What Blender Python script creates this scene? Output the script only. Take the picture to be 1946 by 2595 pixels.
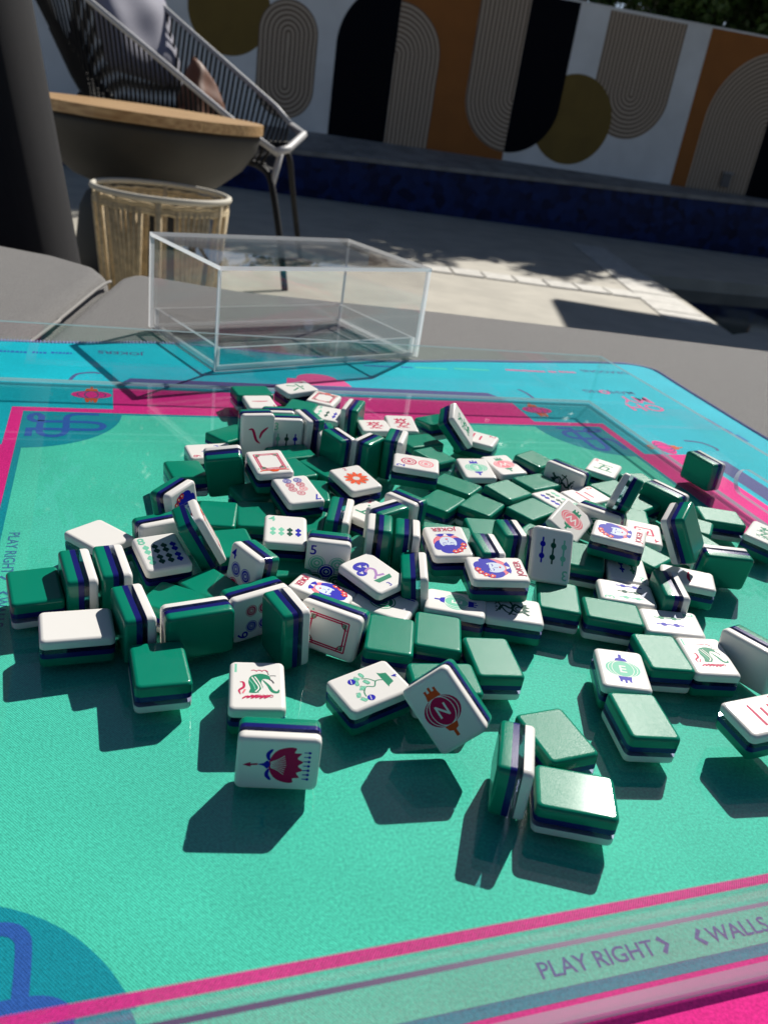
import bpy, bmesh, math, random
from mathutils import Vector, Matrix
from math import sin, cos, pi, radians

# ------------------------------------------------------------------ scene, camera, light
sc = bpy.context.scene
for o in list(bpy.data.objects): bpy.data.objects.remove(o)
COL = sc.collection
random.seed(7)
MM = 0.001
cam_d = bpy.data.cameras.new('camera'); cam = bpy.data.objects.new('camera', cam_d); COL.objects.link(cam)
cam_d.sensor_fit = 'HORIZONTAL'; cam_d.sensor_width = 36.0; cam_d.lens = 38.2817
cam_d.clip_start = 0.01; cam_d.clip_end = 200
cam.matrix_world = Matrix([[0.9871083, -0.1596606, 0.0112095, -0.0267352], [0.0801438, 0.4324391, -0.8980943, -0.2719025], [0.1385428, 0.8874147, 0.4396601, 0.2275725], [0.0, 0.0, 0.0, 1.0]])
cam_d.dof.use_dof = True; cam_d.dof.focus_distance = 0.40; cam_d.dof.aperture_fstop = 22
sc.camera = cam
SUN_AZ, SUN_EL = radians(21.0), radians(40.8)
world = bpy.data.worlds.new('World'); sc.world = world; world.use_nodes = True
wn = world.node_tree; wn.nodes.clear()
sky = wn.nodes.new('ShaderNodeTexSky'); sky.sky_type = 'NISHITA'; sky.sun_disc = False
sky.sun_elevation = SUN_EL; sky.sun_rotation = SUN_AZ; sky.air_density = 0.75; sky.dust_density = 0.5; sky.ozone_density = 1.5
bgn = wn.nodes.new('ShaderNodeBackground'); bgn.inputs['Strength'].default_value = 0.05
wo = wn.nodes.new('ShaderNodeOutputWorld')
wn.links.new(sky.outputs[0], bgn.inputs[0]); wn.links.new(bgn.outputs[0], wo.inputs[0])
sun_d = bpy.data.lights.new('sun', 'SUN'); sun_d.energy = 5.0; sun_d.angle = radians(0.53); sun_d.color = (1.0, 0.955, 0.88)
sun = bpy.data.objects.new('sun', sun_d); COL.objects.link(sun)
sun.location = (2, 5, 5)
sdir = Vector((sin(SUN_AZ)*cos(SUN_EL), cos(SUN_AZ)*cos(SUN_EL), sin(SUN_EL)))
sun.rotation_euler = (-sdir).to_track_quat('-Z', 'Y').to_euler()
sc.view_settings.view_transform = 'Standard'; sc.view_settings.look = 'None'
sc.view_settings.exposure = 0.1; sc.view_settings.gamma = 1.0; sc.view_settings.use_curve_mapping = False
sc.cycles.max_bounces = 14; sc.cycles.transparent_max_bounces = 32; sc.cycles.transmission_bounces = 10; sc.cycles.glossy_bounces = 6
sc.cycles.caustics_reflective = False; sc.cycles.caustics_refractive = False

# ------------------------------------------------------------------ helpers
def tag(o, label=None, cat=None, group=None, kind=None):
    if label: o['label'] = label
    if cat: o['category'] = cat
    if group: o['group'] = group
    if kind: o['kind'] = kind
    return o
def link(name, me, mats, parent=None, loc=None):
    for m in (mats if isinstance(mats, (list, tuple)) else [mats]):
        if m is not None and m.name not in [x.name for x in me.materials if x]: me.materials.append(m)
    o = bpy.data.objects.new(name, me); COL.objects.link(o)
    if parent is not None: o.parent = parent
    if loc is not None: o.location = loc
    return o
def empty(name, loc=(0,0,0), rz=0):
    o = bpy.data.objects.new(name, None); COL.objects.link(o); o.location = loc; o.rotation_euler = (0,0,rz)
    o.empty_display_size = 0.02
    return o
def mesh_from(name, verts, faces, smooth=False, scale=MM):
    me = bpy.data.meshes.new(name); me.from_pydata([(x*scale, y*scale, z*scale) for x,y,z in verts], [], faces); me.update()
    if smooth:
        for p in me.polygons: p.use_smooth = True
    return me
def bm_mesh(name, bm, smooth=False):
    bmesh.ops.recalc_face_normals(bm, faces=bm.faces[:])
    me = bpy.data.meshes.new(name); bm.to_mesh(me); bm.free()
    if smooth:
        for p in me.polygons: p.use_smooth = True
    return me
def add_box(bm, x0, x1, y0, y1, z0, z1, M=None, bevel=0):
    vs = [bm.verts.new((x*MM, y*MM, z*MM)) for x in (x0,x1) for y in (y0,y1) for z in (z0,z1)]
    fs = [(0,1,3,2),(4,6,7,5),(0,4,5,1),(2,3,7,6),(0,2,6,4),(1,5,7,3)]
    nf = [bm.faces.new([vs[i] for i in f]) for f in fs]
    if bevel:
        es = set(e for f in nf for e in f.edges)
        r = bmesh.ops.bevel(bm, geom=list(es), offset=bevel*MM, segments=2, affect='EDGES', profile=0.5)
        vs = list(set([v for v in vs if v.is_valid] + [v for v in r['verts'] if v.is_valid]))
    if M is not None:
        for v in vs: v.co = M @ v.co
    return vs
def add_tube(bm, pts, rad, seg=8, closed=False, cap=True):
    pts = [Vector(p)*MM for p in pts]; n = len(pts)
    rads = rad if isinstance(rad, (list, tuple)) else [rad]*n
    rings = []; prev = None
    for i, p in enumerate(pts):
        if closed: t = pts[(i+1)%n]-pts[i-1]
        else: t = pts[min(i+1,n-1)]-pts[max(i-1,0)]
        t.normalize()
        if prev is None:
            a = t.cross(Vector((0,0,1)))
            if a.length < 1e-3: a = t.cross(Vector((1,0,0)))
        else:
            a = prev - t*prev.dot(t)
        a.normalize(); prev = a; b = t.cross(a)
        rings.append([bm.verts.new(p+(a*cos(2*pi*k/seg)+b*sin(2*pi*k/seg))*rads[i]*MM) for k in range(seg)])
    for i in range(n if closed else n-1):
        r0, r1 = rings[i], rings[(i+1)%n]
        for k in range(seg):
            bm.faces.new((r0[k], r0[(k+1)%seg], r1[(k+1)%seg], r1[k]))
    if cap and not closed:
        bm.faces.new(rings[0][::-1]); bm.faces.new(rings[-1])
def lathe(bm, prof, seg=48, cx=0, cy=0):
    rings = []
    for r, z in prof:
        if r < 1e-6: rings.append([bm.verts.new((cx*MM, cy*MM, z*MM))])
        else: rings.append([bm.verts.new(((cx+r*cos(2*pi*k/seg))*MM, (cy+r*sin(2*pi*k/seg))*MM, z*MM)) for k in range(seg)])
    for a, b in zip(rings[:-1], rings[1:]):
        for k in range(seg):
            if len(a)==1 and len(b)==1: continue
            if len(a)==1: bm.faces.new((a[0], b[(k+1)%seg], b[k]))
            elif len(b)==1: bm.faces.new((a[k], a[(k+1)%seg], b[0]))
            else: bm.faces.new((a[k], a[(k+1)%seg], b[(k+1)%seg], b[k]))
def smooth_pts(pts, n=6, closed=False):
    P = [Vector(p) for p in pts]; out = []; N = len(P)
    rng = range(N) if closed else range(N-1)
    for i in rng:
        p0 = P[(i-1)%N] if closed or i>0 else P[i]; p1 = P[i]; p2 = P[(i+1)%N]; p3 = P[(i+2)%N] if closed or i+2<N else p2
        for k in range(n):
            t = k/n
            out.append(0.5*((2*p1)+(p2-p0)*t+(2*p0-5*p1+4*p2-p3)*t*t+(3*p1-p0-3*p2+p3)*t*t*t))
    if not closed: out.append(P[-1])
    return out

# ------------------------------------------------------------------ materials
MATS = {}
def new_mat(name):
    m = bpy.data.materials.new(name); m.use_nodes = True; m.node_tree.nodes.clear(); MATS[name] = m
    return m, m.node_tree.nodes, m.node_tree.links
def pr(name, col, rough=0.5, noise=0.0, nscale=60, bump=0.0, bscale=400, spec=0.5, metal=0, coat=0, sheen=0, sub=0, col2=None, mscale=None, weave=0):
    m, n, l = new_mat(name)
    out = n.new('ShaderNodeOutputMaterial'); b = n.new('ShaderNodeBsdfPrincipled'); l.new(b.outputs[0], out.inputs[0])
    b.inputs['Base Color'].default_value = (*col, 1); b.inputs['Roughness'].default_value = rough
    b.inputs['Specular IOR Level'].default_value = spec; b.inputs['Metallic'].default_value = metal
    b.inputs['Coat Weight'].default_value = coat; b.inputs['Coat Roughness'].default_value = 0.06
    b.inputs['Sheen Weight'].default_value = sheen
    if sub:
        b.inputs['Subsurface Weight'].default_value = sub; b.inputs['Subsurface Radius'].default_value = (1,.9,.8); b.inputs['Subsurface Scale'].default_value = 0.0012
    tc = n.new('ShaderNodeTexCoord')
    if noise or col2:
        t = n.new('ShaderNodeTexNoise'); t.inputs['Scale'].default_value = nscale; t.inputs['Detail'].default_value = 5
        l.new(tc.outputs['Object'], t.inputs['Vector'])
        mx = n.new('ShaderNodeMix'); mx.data_type = 'RGBA'
        c2 = col2 if col2 else tuple(min(1,c*(1+noise)) for c in col); c1 = col if col2 else tuple(c*(1-noise) for c in col)
        mx.inputs[6].default_value = (*c1,1); mx.inputs[7].default_value = (*c2,1)
        rp = n.new('ShaderNodeMapRange'); rp.inputs[1].default_value = .35; rp.inputs[2].default_value = .65
        l.new(t.outputs['Fac'], rp.inputs[0]); l.new(rp.outputs[0], mx.inputs[0]); l.new(mx.outputs[2], b.inputs['Base Color'])
    if bump:
        t2 = n.new('ShaderNodeTexNoise'); t2.inputs['Scale'].default_value = bscale; t2.inputs['Detail'].default_value = 4
        l.new(tc.outputs['Object'], t2.inputs['Vector'])
        src = t2.outputs['Fac']
        if weave:
            w1 = n.new('ShaderNodeTexWave'); w1.bands_direction = 'X'; w1.inputs['Scale'].default_value = weave; w1.inputs['Distortion'].default_value = .6
            w2 = n.new('ShaderNodeTexWave'); w2.bands_direction = 'Y'; w2.inputs['Scale'].default_value = weave; w2.inputs['Distortion'].default_value = .6
            ad = n.new('ShaderNodeMath'); ad.operation = 'ADD'; ad2 = n.new('ShaderNodeMath'); ad2.operation = 'ADD'
            l.new(tc.outputs['Object'], w1.inputs['Vector']); l.new(tc.outputs['Object'], w2.inputs['Vector'])
            l.new(w1.outputs['Fac'], ad.inputs[0]); l.new(w2.outputs['Fac'], ad.inputs[1]); l.new(ad.outputs[0], ad2.inputs[0]); l.new(src, ad2.inputs[1]); src = ad2.outputs[0]
        bp = n.new('ShaderNodeBump'); bp.inputs['Strength'].default_value = bump; bp.inputs['Distance'].default_value = 0.001
        l.new(src, bp.inputs['Height']); l.new(bp.outputs[0], b.inputs['Normal'])
    return m

def thin_clear(name, tint=(.93,.97,.96), ior=1.49, rough=0.015, scratch=0):
    # thin clear sheet: transparent with fresnel reflection, the same from either side
    m, n, l = new_mat(name)
    out = n.new('ShaderNodeOutputMaterial'); mix = n.new('ShaderNodeMixShader'); tr = n.new('ShaderNodeBsdfTransparent'); gl = n.new('ShaderNodeBsdfGlossy')
    tr.inputs[0].default_value = (*tint,1); gl.inputs['Roughness'].default_value = rough
    fr = n.new('ShaderNodeFresnel'); ge = n.new('ShaderNodeNewGeometry'); mr = n.new('ShaderNodeMapRange')
    mr.inputs[3].default_value = ior; mr.inputs[4].default_value = 1/ior
    l.new(ge.outputs['Backfacing'], mr.inputs[0]); l.new(mr.outputs[0], fr.inputs['IOR'])
    l.new(fr.outputs[0], mix.inputs[0]); l.new(tr.outputs[0], mix.inputs[1]); l.new(gl.outputs[0], mix.inputs[2]); l.new(mix.outputs[0], out.inputs[0])
    return m
def edge_clear(name, col=(.8,.9,.92), trans=.45, rough=.2):
    m, n, l = new_mat(name)
    out = n.new('ShaderNodeOutputMaterial'); tr = n.new('ShaderNodeBsdfTransparent'); tr.inputs[0].default_value = (*col,1)
    b = n.new('ShaderNodeBsdfPrincipled'); b.inputs['Base Color'].default_value = (*col,1); b.inputs['Roughness'].default_value = rough
    tl = n.new('ShaderNodeBsdfTranslucent'); tl.inputs[0].default_value = (*col,1)
    m1 = n.new('ShaderNodeMixShader'); m1.inputs[0].default_value = .5; m2 = n.new('ShaderNodeMixShader'); m2.inputs[0].default_value = trans
    l.new(b.outputs[0], m1.inputs[1]); l.new(tl.outputs[0], m1.inputs[2]); l.new(m1.outputs[0], m2.inputs[1]); l.new(tr.outputs[0], m2.inputs[2]); l.new(m2.outputs[0], out.inputs[0])
    return m
def glass(name, col=(.9,.93,.97), ior=1.49, rough=0.02):
    m, n, l = new_mat(name)
    out = n.new('ShaderNodeOutputMaterial'); b = n.new('ShaderNodeBsdfPrincipled'); l.new(b.outputs[0], out.inputs[0])
    b.inputs['Base Color'].default_value = (*col,1); b.inputs['Roughness'].default_value = rough; b.inputs['IOR'].default_value = ior
    b.inputs['Transmission Weight'].default_value = 1.0
    return m
def tile_plastic(name, col, rough=.34, wide=.9, sharp=.22, grain=.4, dust=.1):
    # moulded resin: diffuse body, a satin lobe with fine grain and a thin polished lobe
    m, n, l = new_mat(name)
    out = n.new('ShaderNodeOutputMaterial'); d = n.new('ShaderNodeBsdfDiffuse'); g1 = n.new('ShaderNodeBsdfGlossy'); g2 = n.new('ShaderNodeBsdfGlossy')
    g1.distribution = 'BECKMANN'; g2.inputs['Roughness'].default_value = .085
    tc = n.new('ShaderNodeTexCoord'); oi = n.new('ShaderNodeObjectInfo'); off = n.new('ShaderNodeVectorMath'); off.operation = 'ADD'
    s3 = n.new('ShaderNodeMath'); s3.operation = 'MULTIPLY'; s3.inputs[1].default_value = 13.7
    l.new(oi.outputs['Random'], s3.inputs[0]); l.new(tc.outputs['Object'], off.inputs[0]); l.new(s3.outputs[0], off.inputs[1])
    t2 = n.new('ShaderNodeTexNoise'); t2.inputs['Scale'].default_value = 120; t2.inputs['Detail'].default_value = 5; l.new(off.outputs[0], t2.inputs['Vector'])
    mx = n.new('ShaderNodeMix'); mx.data_type = 'RGBA'; mx.inputs[6].default_value = (*col,1); mx.inputs[7].default_value = (*[min(1,c*1.2+.015) for c in col],1)
    r2 = n.new('ShaderNodeMapRange'); r2.inputs[1].default_value = .35; r2.inputs[2].default_value = .75; r2.inputs[4].default_value = dust
    l.new(t2.outputs['Fac'], r2.inputs[0]); l.new(r2.outputs[0], mx.inputs[0]); l.new(mx.outputs[2], d.inputs[0])
    # hairline scratches along the tile vary the gloss a little
    mp = n.new('ShaderNodeMapping'); mp.inputs['Scale'].default_value = (1, .05, 1); l.new(off.outputs[0], mp.inputs[0])
    t4 = n.new('ShaderNodeTexNoise'); t4.inputs['Scale'].default_value = 1500; t4.inputs['Detail'].default_value = 2; l.new(mp.outputs[0], t4.inputs['Vector'])
    mr = n.new('ShaderNodeMapRange'); mr.inputs[1].default_value = .3; mr.inputs[2].default_value = .7; mr.inputs[3].default_value = rough*.94; mr.inputs[4].default_value = rough*1.06
    l.new(t4.outputs['Fac'], mr.inputs[0]); l.new(mr.outputs[0], g1.inputs['Roughness'])
    t3 = n.new('ShaderNodeTexNoise'); t3.inputs['Scale'].default_value = 2100; t3.inputs['Detail'].default_value = 2; l.new(off.outputs[0], t3.inputs['Vector'])
    bp = n.new('ShaderNodeBump'); bp.inputs['Strength'].default_value = grain; bp.inputs['Distance'].default_value = .0002
    l.new(t3.outputs['Fac'], bp.inputs['Height']); l.new(bp.outputs[0], g1.inputs['Normal'])
    fr = n.new('ShaderNodeFresnel'); fr.inputs['IOR'].default_value = 1.47
    def mul(k):
        q = n.new('ShaderNodeMath'); q.operation = 'MULTIPLY'; q.inputs[1].default_value = k; l.new(fr.outputs[0], q.inputs[0]); return q.outputs[0]
    m1 = n.new('ShaderNodeMixShader'); m2 = n.new('ShaderNodeMixShader')
    l.new(mul(wide), m1.inputs[0]); l.new(d.outputs[0], m1.inputs[1]); l.new(g1.outputs[0], m1.inputs[2])
    l.new(mul(sharp), m2.inputs[0]); l.new(m1.outputs[0], m2.inputs[1]); l.new(g2.outputs[0], m2.inputs[2]); l.new(m2.outputs[0], out.inputs[0])
    return m
def mat_print(name, col, spark=.5):
    # stretched printed fabric: fine weave, with sparkle and broad sheen put into the colour
    m, n, l = new_mat(name)
    out = n.new('ShaderNodeOutputMaterial'); b = n.new('ShaderNodeBsdfPrincipled'); l.new(b.outputs[0], out.inputs[0])
    tc = n.new('ShaderNodeTexCoord')
    t = n.new('ShaderNodeTexNoise'); t.inputs['Scale'].default_value = 900; t.inputs['Detail'].default_value = 3; l.new(tc.outputs['Object'], t.inputs['Vector'])
    tb = n.new('ShaderNodeTexNoise'); tb.inputs['Scale'].default_value = 14; tb.inputs['Detail'].default_value = 4; l.new(tc.outputs['Object'], tb.inputs['Vector'])
    mp = n.new('ShaderNodeMapping'); mp.inputs['Rotation'].default_value = (0,0,radians(-38)); l.new(tc.outputs['Object'], mp.inputs[0])
    w = n.new('ShaderNodeTexWave'); w.inputs['Scale'].default_value = 420; w.inputs['Distortion'].default_value = 1.2; w.inputs['Detail'].default_value = 1; l.new(mp.outputs[0], w.inputs['Vector'])
    ad = n.new('ShaderNodeMath'); ad.operation = 'ADD'; l.new(t.outputs['Fac'], ad.inputs[0])
    wm = n.new('ShaderNodeMath'); wm.operation = 'MULTIPLY'; wm.inputs[1].default_value = .35; l.new(w.outputs['Fac'], wm.inputs[0]); l.new(wm.outputs[0], ad.inputs[1])
    mr = n.new('ShaderNodeMapRange'); mr.inputs[1].default_value = .35; mr.inputs[2].default_value = 1.0; mr.inputs[3].default_value = .70; mr.inputs[4].default_value = 1.24; l.new(ad.outputs[0], mr.inputs[0])
    mr2 = n.new('ShaderNodeMapRange'); mr2.inputs[1].default_value = .3; mr2.inputs[2].default_value = .7; mr2.inputs[3].default_value = .91; mr2.inputs[4].default_value = 1.07; l.new(tb.outputs['Fac'], mr2.inputs[0])
    mm = n.new('ShaderNodeMath'); mm.operation = 'MULTIPLY'; l.new(mr.outputs[0], mm.inputs[0]); l.new(mr2.outputs[0], mm.inputs[1])
    vm = n.new('ShaderNodeVectorMath'); vm.operation = 'SCALE'; vm.inputs[0].default_value = col; l.new(mm.outputs[0], vm.inputs['Scale']); l.new(vm.outputs[0], b.inputs['Base Color'])
    b.inputs['Roughness'].default_value = .6; b.inputs['Specular IOR Level'].default_value = .05
    bp = n.new('ShaderNodeBump'); bp.inputs['Strength'].default_value = spark; bp.inputs['Distance'].default_value = .0004
    l.new(ad.outputs[0], bp.inputs['Height']); l.new(bp.outputs[0], b.inputs['Normal'])
    return m

GREEN = tile_plastic('tile_green', (.002,.225,.138), .35, .42, .60, .6, .08)
NAVY = tile_plastic('tile_navy', (.011,.014,.14), .34, .4, .25, .3, .08)
WHITE = tile_plastic('tile_white', (.83,.81,.77), .34, .30, .25, .3, .06)
CLEAR = thin_clear('tile_clear', (.80,.83,.92), 1.45, .05)
INK = {k: pr('ink_'+k, c, .5, spec=.10) for k, c in dict(red=(.55,.008,.085), pink=(.80,.20,.25), orange=(.80,.085,.02), green=(.01,.24,.13), mint=(.20,.60,.42), dark=(.005,.075,.05),
    blue=(.012,.012,.42), black=(.01,.015,.03), lilac=(.42,.22,.52), skin=(.62,.70,.82), white=(.84,.82,.78)).items()}
PRINT = {k: mat_print('print_'+k, c) for k, c in dict(field=(.088,.72,.53), pink=(.93,.03,.30), cyan=(.008,.49,.62), teal=(.006,.33,.42), blue=(.035,.13,.50), indigo=(.085,.10,.27),
    orange=(.78,.12,.04), rose=(.86,.12,.34), slate=(.06,.22,.42)).items()}
STITCH = pr('stitch', (.30,.33,.62), .8, bump=.6, bscale=1500)
PANE = thin_clear('acrylic_pane', (.955,.985,.975))
SHEET = thin_clear('acrylic_sheet', (.97,.985,.98), rough=.006)
EDGE = edge_clear('acrylic_edge', (.62,.80,.82), .45)
ACRYL = glass('acrylic_solid', (.985,.995,.99), 1.49, 0.0)
BOXPANE = thin_clear('box_pane', (.975,.975,.975))
BOXEDGE = edge_clear('box_edge', (.95,.96,.97), .08, .10)
OTTO = pr('ottoman_fabric', (.275,.265,.257), .85, noise=.22, nscale=700, bump=.7, bscale=1800, sheen=.2, weave=260)
PIPING = pr('piping_fabric', (.30,.29,.275), .85, bump=.3, bscale=2500)
CHARCOAL = pr('charcoal_fabric', (.008,.008,.011), .95, noise=.15, nscale=700, bump=.4, bscale=2000, sheen=.06, spec=.2)

# ------------------------------------------------------------------ mat frame (printed mat and tray share it)
MAT_O = (-126.960, -179.103); MAT_YAW = 0.373430; S = 482.66
def M2W(u, v, z=0): 
    c, s = cos(MAT_YAW), sin(MAT_YAW)
    return Vector((MAT_O[0]+c*u-s*v, MAT_O[1]+s*u+c*v, z))
MATX = Matrix.Translation(Vector((MAT_O[0], MAT_O[1], 0))*MM) @ Matrix.Rotation(MAT_YAW, 4, 'Z')
# ================================================================== STRUCTURE
GZ = -430.0
PAVE = pr('paving_stone', (.47,.44,.37), .8, noise=.10, nscale=6, bump=.3, bscale=60)
PAVE2 = pr('paver_light', (.58,.56,.51), .75, noise=.12, nscale=25, bump=.4, bscale=120)
EARTH = pr('ground_earth', (.20,.18,.15), .9, noise=.2, nscale=8)
POOLW = pr('pool_dark_water', (.006,.010,.014), .06, bump=.15, bscale=9)
MOSAIC, n_, l_ = new_mat('mosaic_tiles')
def mosaic():
    n, l = n_, l_
    out = n.new('ShaderNodeOutputMaterial'); b = n.new('ShaderNodeBsdfPrincipled'); l.new(b.outputs[0], out.inputs[0])
    tc = n.new('ShaderNodeTexCoord'); v = n.new('ShaderNodeTexVoronoi'); v.inputs['Scale'].default_value = 17
    l.new(tc.outputs['Object'], v.inputs['Vector'])
    cr = n.new('ShaderNodeValToRGB'); cr.color_ramp.elements[0].color = (.001,.004,.028,1); cr.color_ramp.elements[1].color = (.008,.030,.15,1)
    l.new(v.outputs['Color'], cr.inputs[0]); l.new(cr.outputs[0], b.inputs['Base Color']); b.inputs['Roughness'].default_value = .35; b.inputs['Specular IOR Level'].default_value = .15
    bp = n.new('ShaderNodeBump'); bp.inputs['Strength'].default_value = .4; bp.inputs['Distance'].default_value = .004
    l.new(v.outputs['Distance'], bp.inputs['Height']); l.new(bp.outputs[0], b.inputs['Normal'])
mosaic()
LEDGE = pr('ledge_stone', (.26,.25,.24), .85, noise=.2, nscale=9, bump=.4, bscale=40)

me = mesh_from('ground', [(-60000,-60000,-560),(60000,-60000,-560),(60000,60000,-560),(-60000,60000,-560)], [(0,1,2,3)])
tag(link('ground', me, EARTH), kind='structure')
def slab(name, poly, z0, z1, mat, parent=None, bevel=0):
    bm = bmesh.new(); vs = [bm.verts.new((x*MM,y*MM,z0*MM)) for x,y in poly]; f = bm.faces.new(vs)
    r = bmesh.ops.extrude_face_region(bm, geom=[f]); 
    for v in r['geom']:
        if isinstance(v, bmesh.types.BMVert): v.co.z = z1*MM
    if bevel:
        es = [e for e in bm.edges if all(abs(v.co.z-z1*MM)<1e-6 for v in e.verts)]
        bmesh.ops.bevel(bm, geom=es, offset=bevel*MM, segments=2, affect='EDGES')
    return link(name, bm_mesh(name, bm), mat, parent)
pav = tag(slab('paving', [(-9000,-6000),(1290,-6000),(1290,3330),(1230,4700),(1150,9000),(-9000,9000)], -559, GZ, PAVE), kind='structure')
tag(slab('paving', [(1291,-6000),(12000,-6000),(12000,3480),(1440,3480),(1291,3330)], -559, GZ, PAVE), kind='structure')
tag(slab('paving', [(1231,4790),(2200,5180),(12000,7200),(12000,12000),(1151,9000)], -559, GZ, PAVE), kind='structure')
tag(link('pool_water', mesh_from('pool_water', [(1200,3300,-500),(12000,3300,-500),(12000,7300,-500),(1150,5300,-500)], [(0,1,2,3)]), POOLW), kind='structure')
# light coping slabs along the pool edge and a row of square pavers across the terrace
def quad_slab(name, c, ang, L, Wd, z, mat, parent):
    ca, sa = cos(ang), sin(ang); P = []
    for i, j in ((-1,-1),(1,-1),(1,1),(-1,1)):
        P.append((c[0]+ca*i*L/2-sa*j*Wd/2, c[1]+sa*i*L/2+ca*j*Wd/2))
    return slab(name, P, z-8, z+6+random.uniform(-1.2,1.2), mat, parent, bevel=2)
A1, B1 = Vector((1010,5750)), Vector((1140,3420)); d1 = (B1-A1); n1 = 11
for i in range(n1):
    c = A1+d1*((i+.5)/n1); quad_slab('coping_stone', c, math.atan2(d1.y,d1.x), d1.length/n1-7, 230, GZ, PAVE2, pav)
A2, B2 = Vector((-250,3760)), Vector((1000,3960)); d2 = B2-A2; n2 = 8
for i in range(n2):
    c = A2+d2*((i+.5)/n2); quad_slab('paver', c, math.atan2(d2.y,d2.x), d2.length/n2-9, 170, GZ, PAVE2, pav)

# ---- pool wall of blue mosaic, ledge, painted garden wall
WA = Vector((-457, 6159, 0)); WANG = radians(12.85)
def WP(s, off, z): 
    c, sn = cos(WANG), sin(WANG); return (WA.x+c*s-sn*off, WA.y+sn*s+c*off, z)
def band_top(s): return -108 + 27.5*s/1000.0
S0, S1 = -5500, 9000
vs = [WP(S0,0,-560), WP(S1,0,-560), WP(S1,0,band_top(3600)), WP(3600,0,band_top(3600)), WP(S0,0,band_top(-1200)), WP(-1200,0,band_top(-1200)),
      WP(S0,395,-8), WP(S1,395,-8), WP(S0,395,-560), WP(S1,395,-560)]
rw = empty('raised_pool_wall'); tag(rw, 'low raised pool wall faced with dark blue mosaic', 'pool wall')
link('mosaic_facing', mesh_from('mosaic_facing', [WP(S0,0,-560), WP(S1,0,-560), WP(S1,0,band_top(3600)), WP(3600,0,band_top(3600)), WP(-1200,0,band_top(-1200)), WP(S0,0,band_top(-1200))], [(0,1,2,3,4,5)]), MOSAIC, rw)
bm = bmesh.new(); prev = None; N = 60
for i in range(N+1):
    s = S0+(S1-S0)*i/N; zt = band_top(max(-1200, min(3600, s)))
    cur = [bm.verts.new(Vector(WP(s, o_, z))*MM) for o_, z in ((-18, zt-26), (-18, zt+4), (20, zt+8), (200, (zt-8)/2+random.uniform(-6,6)), (394, -8), (394,-60))]
    if prev:
        for k in range(5): bm.faces.new((prev[k], cur[k], cur[k+1], prev[k+1]))
    prev = cur
link('stone_ledge', bm_mesh('stone_ledge', bm), LEDGE, rw)

WALLP = pr('wall_white_paint', (.70,.73,.76), .8, noise=.09, nscale=2.5, bump=.4, bscale=45)
BLACKP = pr('mural_black', (.004,.005,.009), .9, spec=.08, bump=.2, bscale=70)
ORANGEP = pr('mural_orange', (.29,.10,.015), .75, noise=.06, nscale=6, bump=.2, bscale=70)
MUSTP = pr('mural_mustard', (.16,.105,.018), .75, noise=.08, nscale=6, bump=.2, bscale=70)
def stripes(name, cx, cz, sign, horiz=True):
    # concentric rounded stripes: distance to the axis on the straight part, radial on the round end
    m, n, l = new_mat(name)
    out = n.new('ShaderNodeOutputMaterial'); b = n.new('ShaderNodeBsdfPrincipled'); l.new(b.outputs[0], out.inputs[0]); b.inputs['Roughness'].default_value = .8
    tc = n.new('ShaderNodeTexCoord'); sp = n.new('ShaderNodeSeparateXYZ'); l.new(tc.outputs['Object'], sp.inputs[0])
    nz = n.new('ShaderNodeTexNoise'); nz.inputs['Scale'].default_value = 6; l.new(tc.outputs['Object'], nz.inputs['Vector'])
    def mth(op, a, bb):
        q = n.new('ShaderNodeMath'); q.operation = op
        for k, x in enumerate((a, bb)):
            if isinstance(x, (int, float)): q.inputs[k].default_value = x
            elif x is not None: l.new(x, q.inputs[k])
        return q.outputs[0]
    dx = mth('SUBTRACT', sp.outputs['X'], cx*MM); dz = mth('SUBTRACT', sp.outputs['Z'], cz*MM)
    if sign == 0:      # a pill: both ends round
        az = mth('SUBTRACT', mth('ABSOLUTE', dz, None), .17); rz = mth('MAXIMUM', az, 0)
    else: rz = mth('MAXIMUM', mth('MULTIPLY', dz, sign), 0)
    r = mth('SQRT', mth('ADD', mth('MULTIPLY', dx, dx), mth('MULTIPLY', rz, rz)), None)
    r2 = mth('ADD', r, mth('MULTIPLY', nz.outputs['Fac'], .012))
    w = mth('SINE', mth('MULTIPLY', r2, 2*pi/.0315), None)
    mr = n.new('ShaderNodeMapRange'); mr.inputs[1].default_value = -.5; mr.inputs[2].default_value = .35; l.new(w, mr.inputs[0])
    mx = n.new('ShaderNodeMix'); mx.data_type = 'RGBA'; mx.inputs[6].default_value = (.15,.105,.075,1); mx.inputs[7].default_value = (.47,.39,.31,1)
    l.new(mr.outputs[0], mx.inputs[0]); l.new(mx.outputs[2], b.inputs['Base Color'])
    return m
WT = 1112
wall = empty('garden_wall', Vector(WP(0,400,0))*MM, WANG)
tag(wall, 'white garden wall painted with arches, circles and rounded stripes', 'wall')
bm = bmesh.new(); add_box(bm, S0, S1, 0, 190, -560, WT); add_box(bm, S0, S1, -6, 196, WT+.5, WT+14)
link('wall_body', bm_mesh('wall_body', bm), WALLP, wall)
LAY = [0]
def paint(name, pts, mat, lay):
    y = -1.5-lay*1.5
    me = mesh_from(name, [(x, y, z) for x, z in pts], [tuple(range(len(pts)))])
    return link(name, me, mat, wall)
def arc(cx, cz, r, a0, a1, n=40): return [(cx+r*cos(radians(a0+(a1-a0)*i/n)), cz+r*sin(radians(a0+(a1-a0)*i/n))) for i in range(n+1)]
paint('painted_circle', arc(-1200,690,285,0,358,60), MUSTP, 0)
paint('painted_pill', arc(-782,605,210,0,180)+arc(-782,265,210,180,360), stripes('stripe_pill', -782, 435, 0), 1)
paint('painted_block', [(-4,-8),(942,-8),(942,WT),(-4,WT)], ORANGEP, 0)
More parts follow.
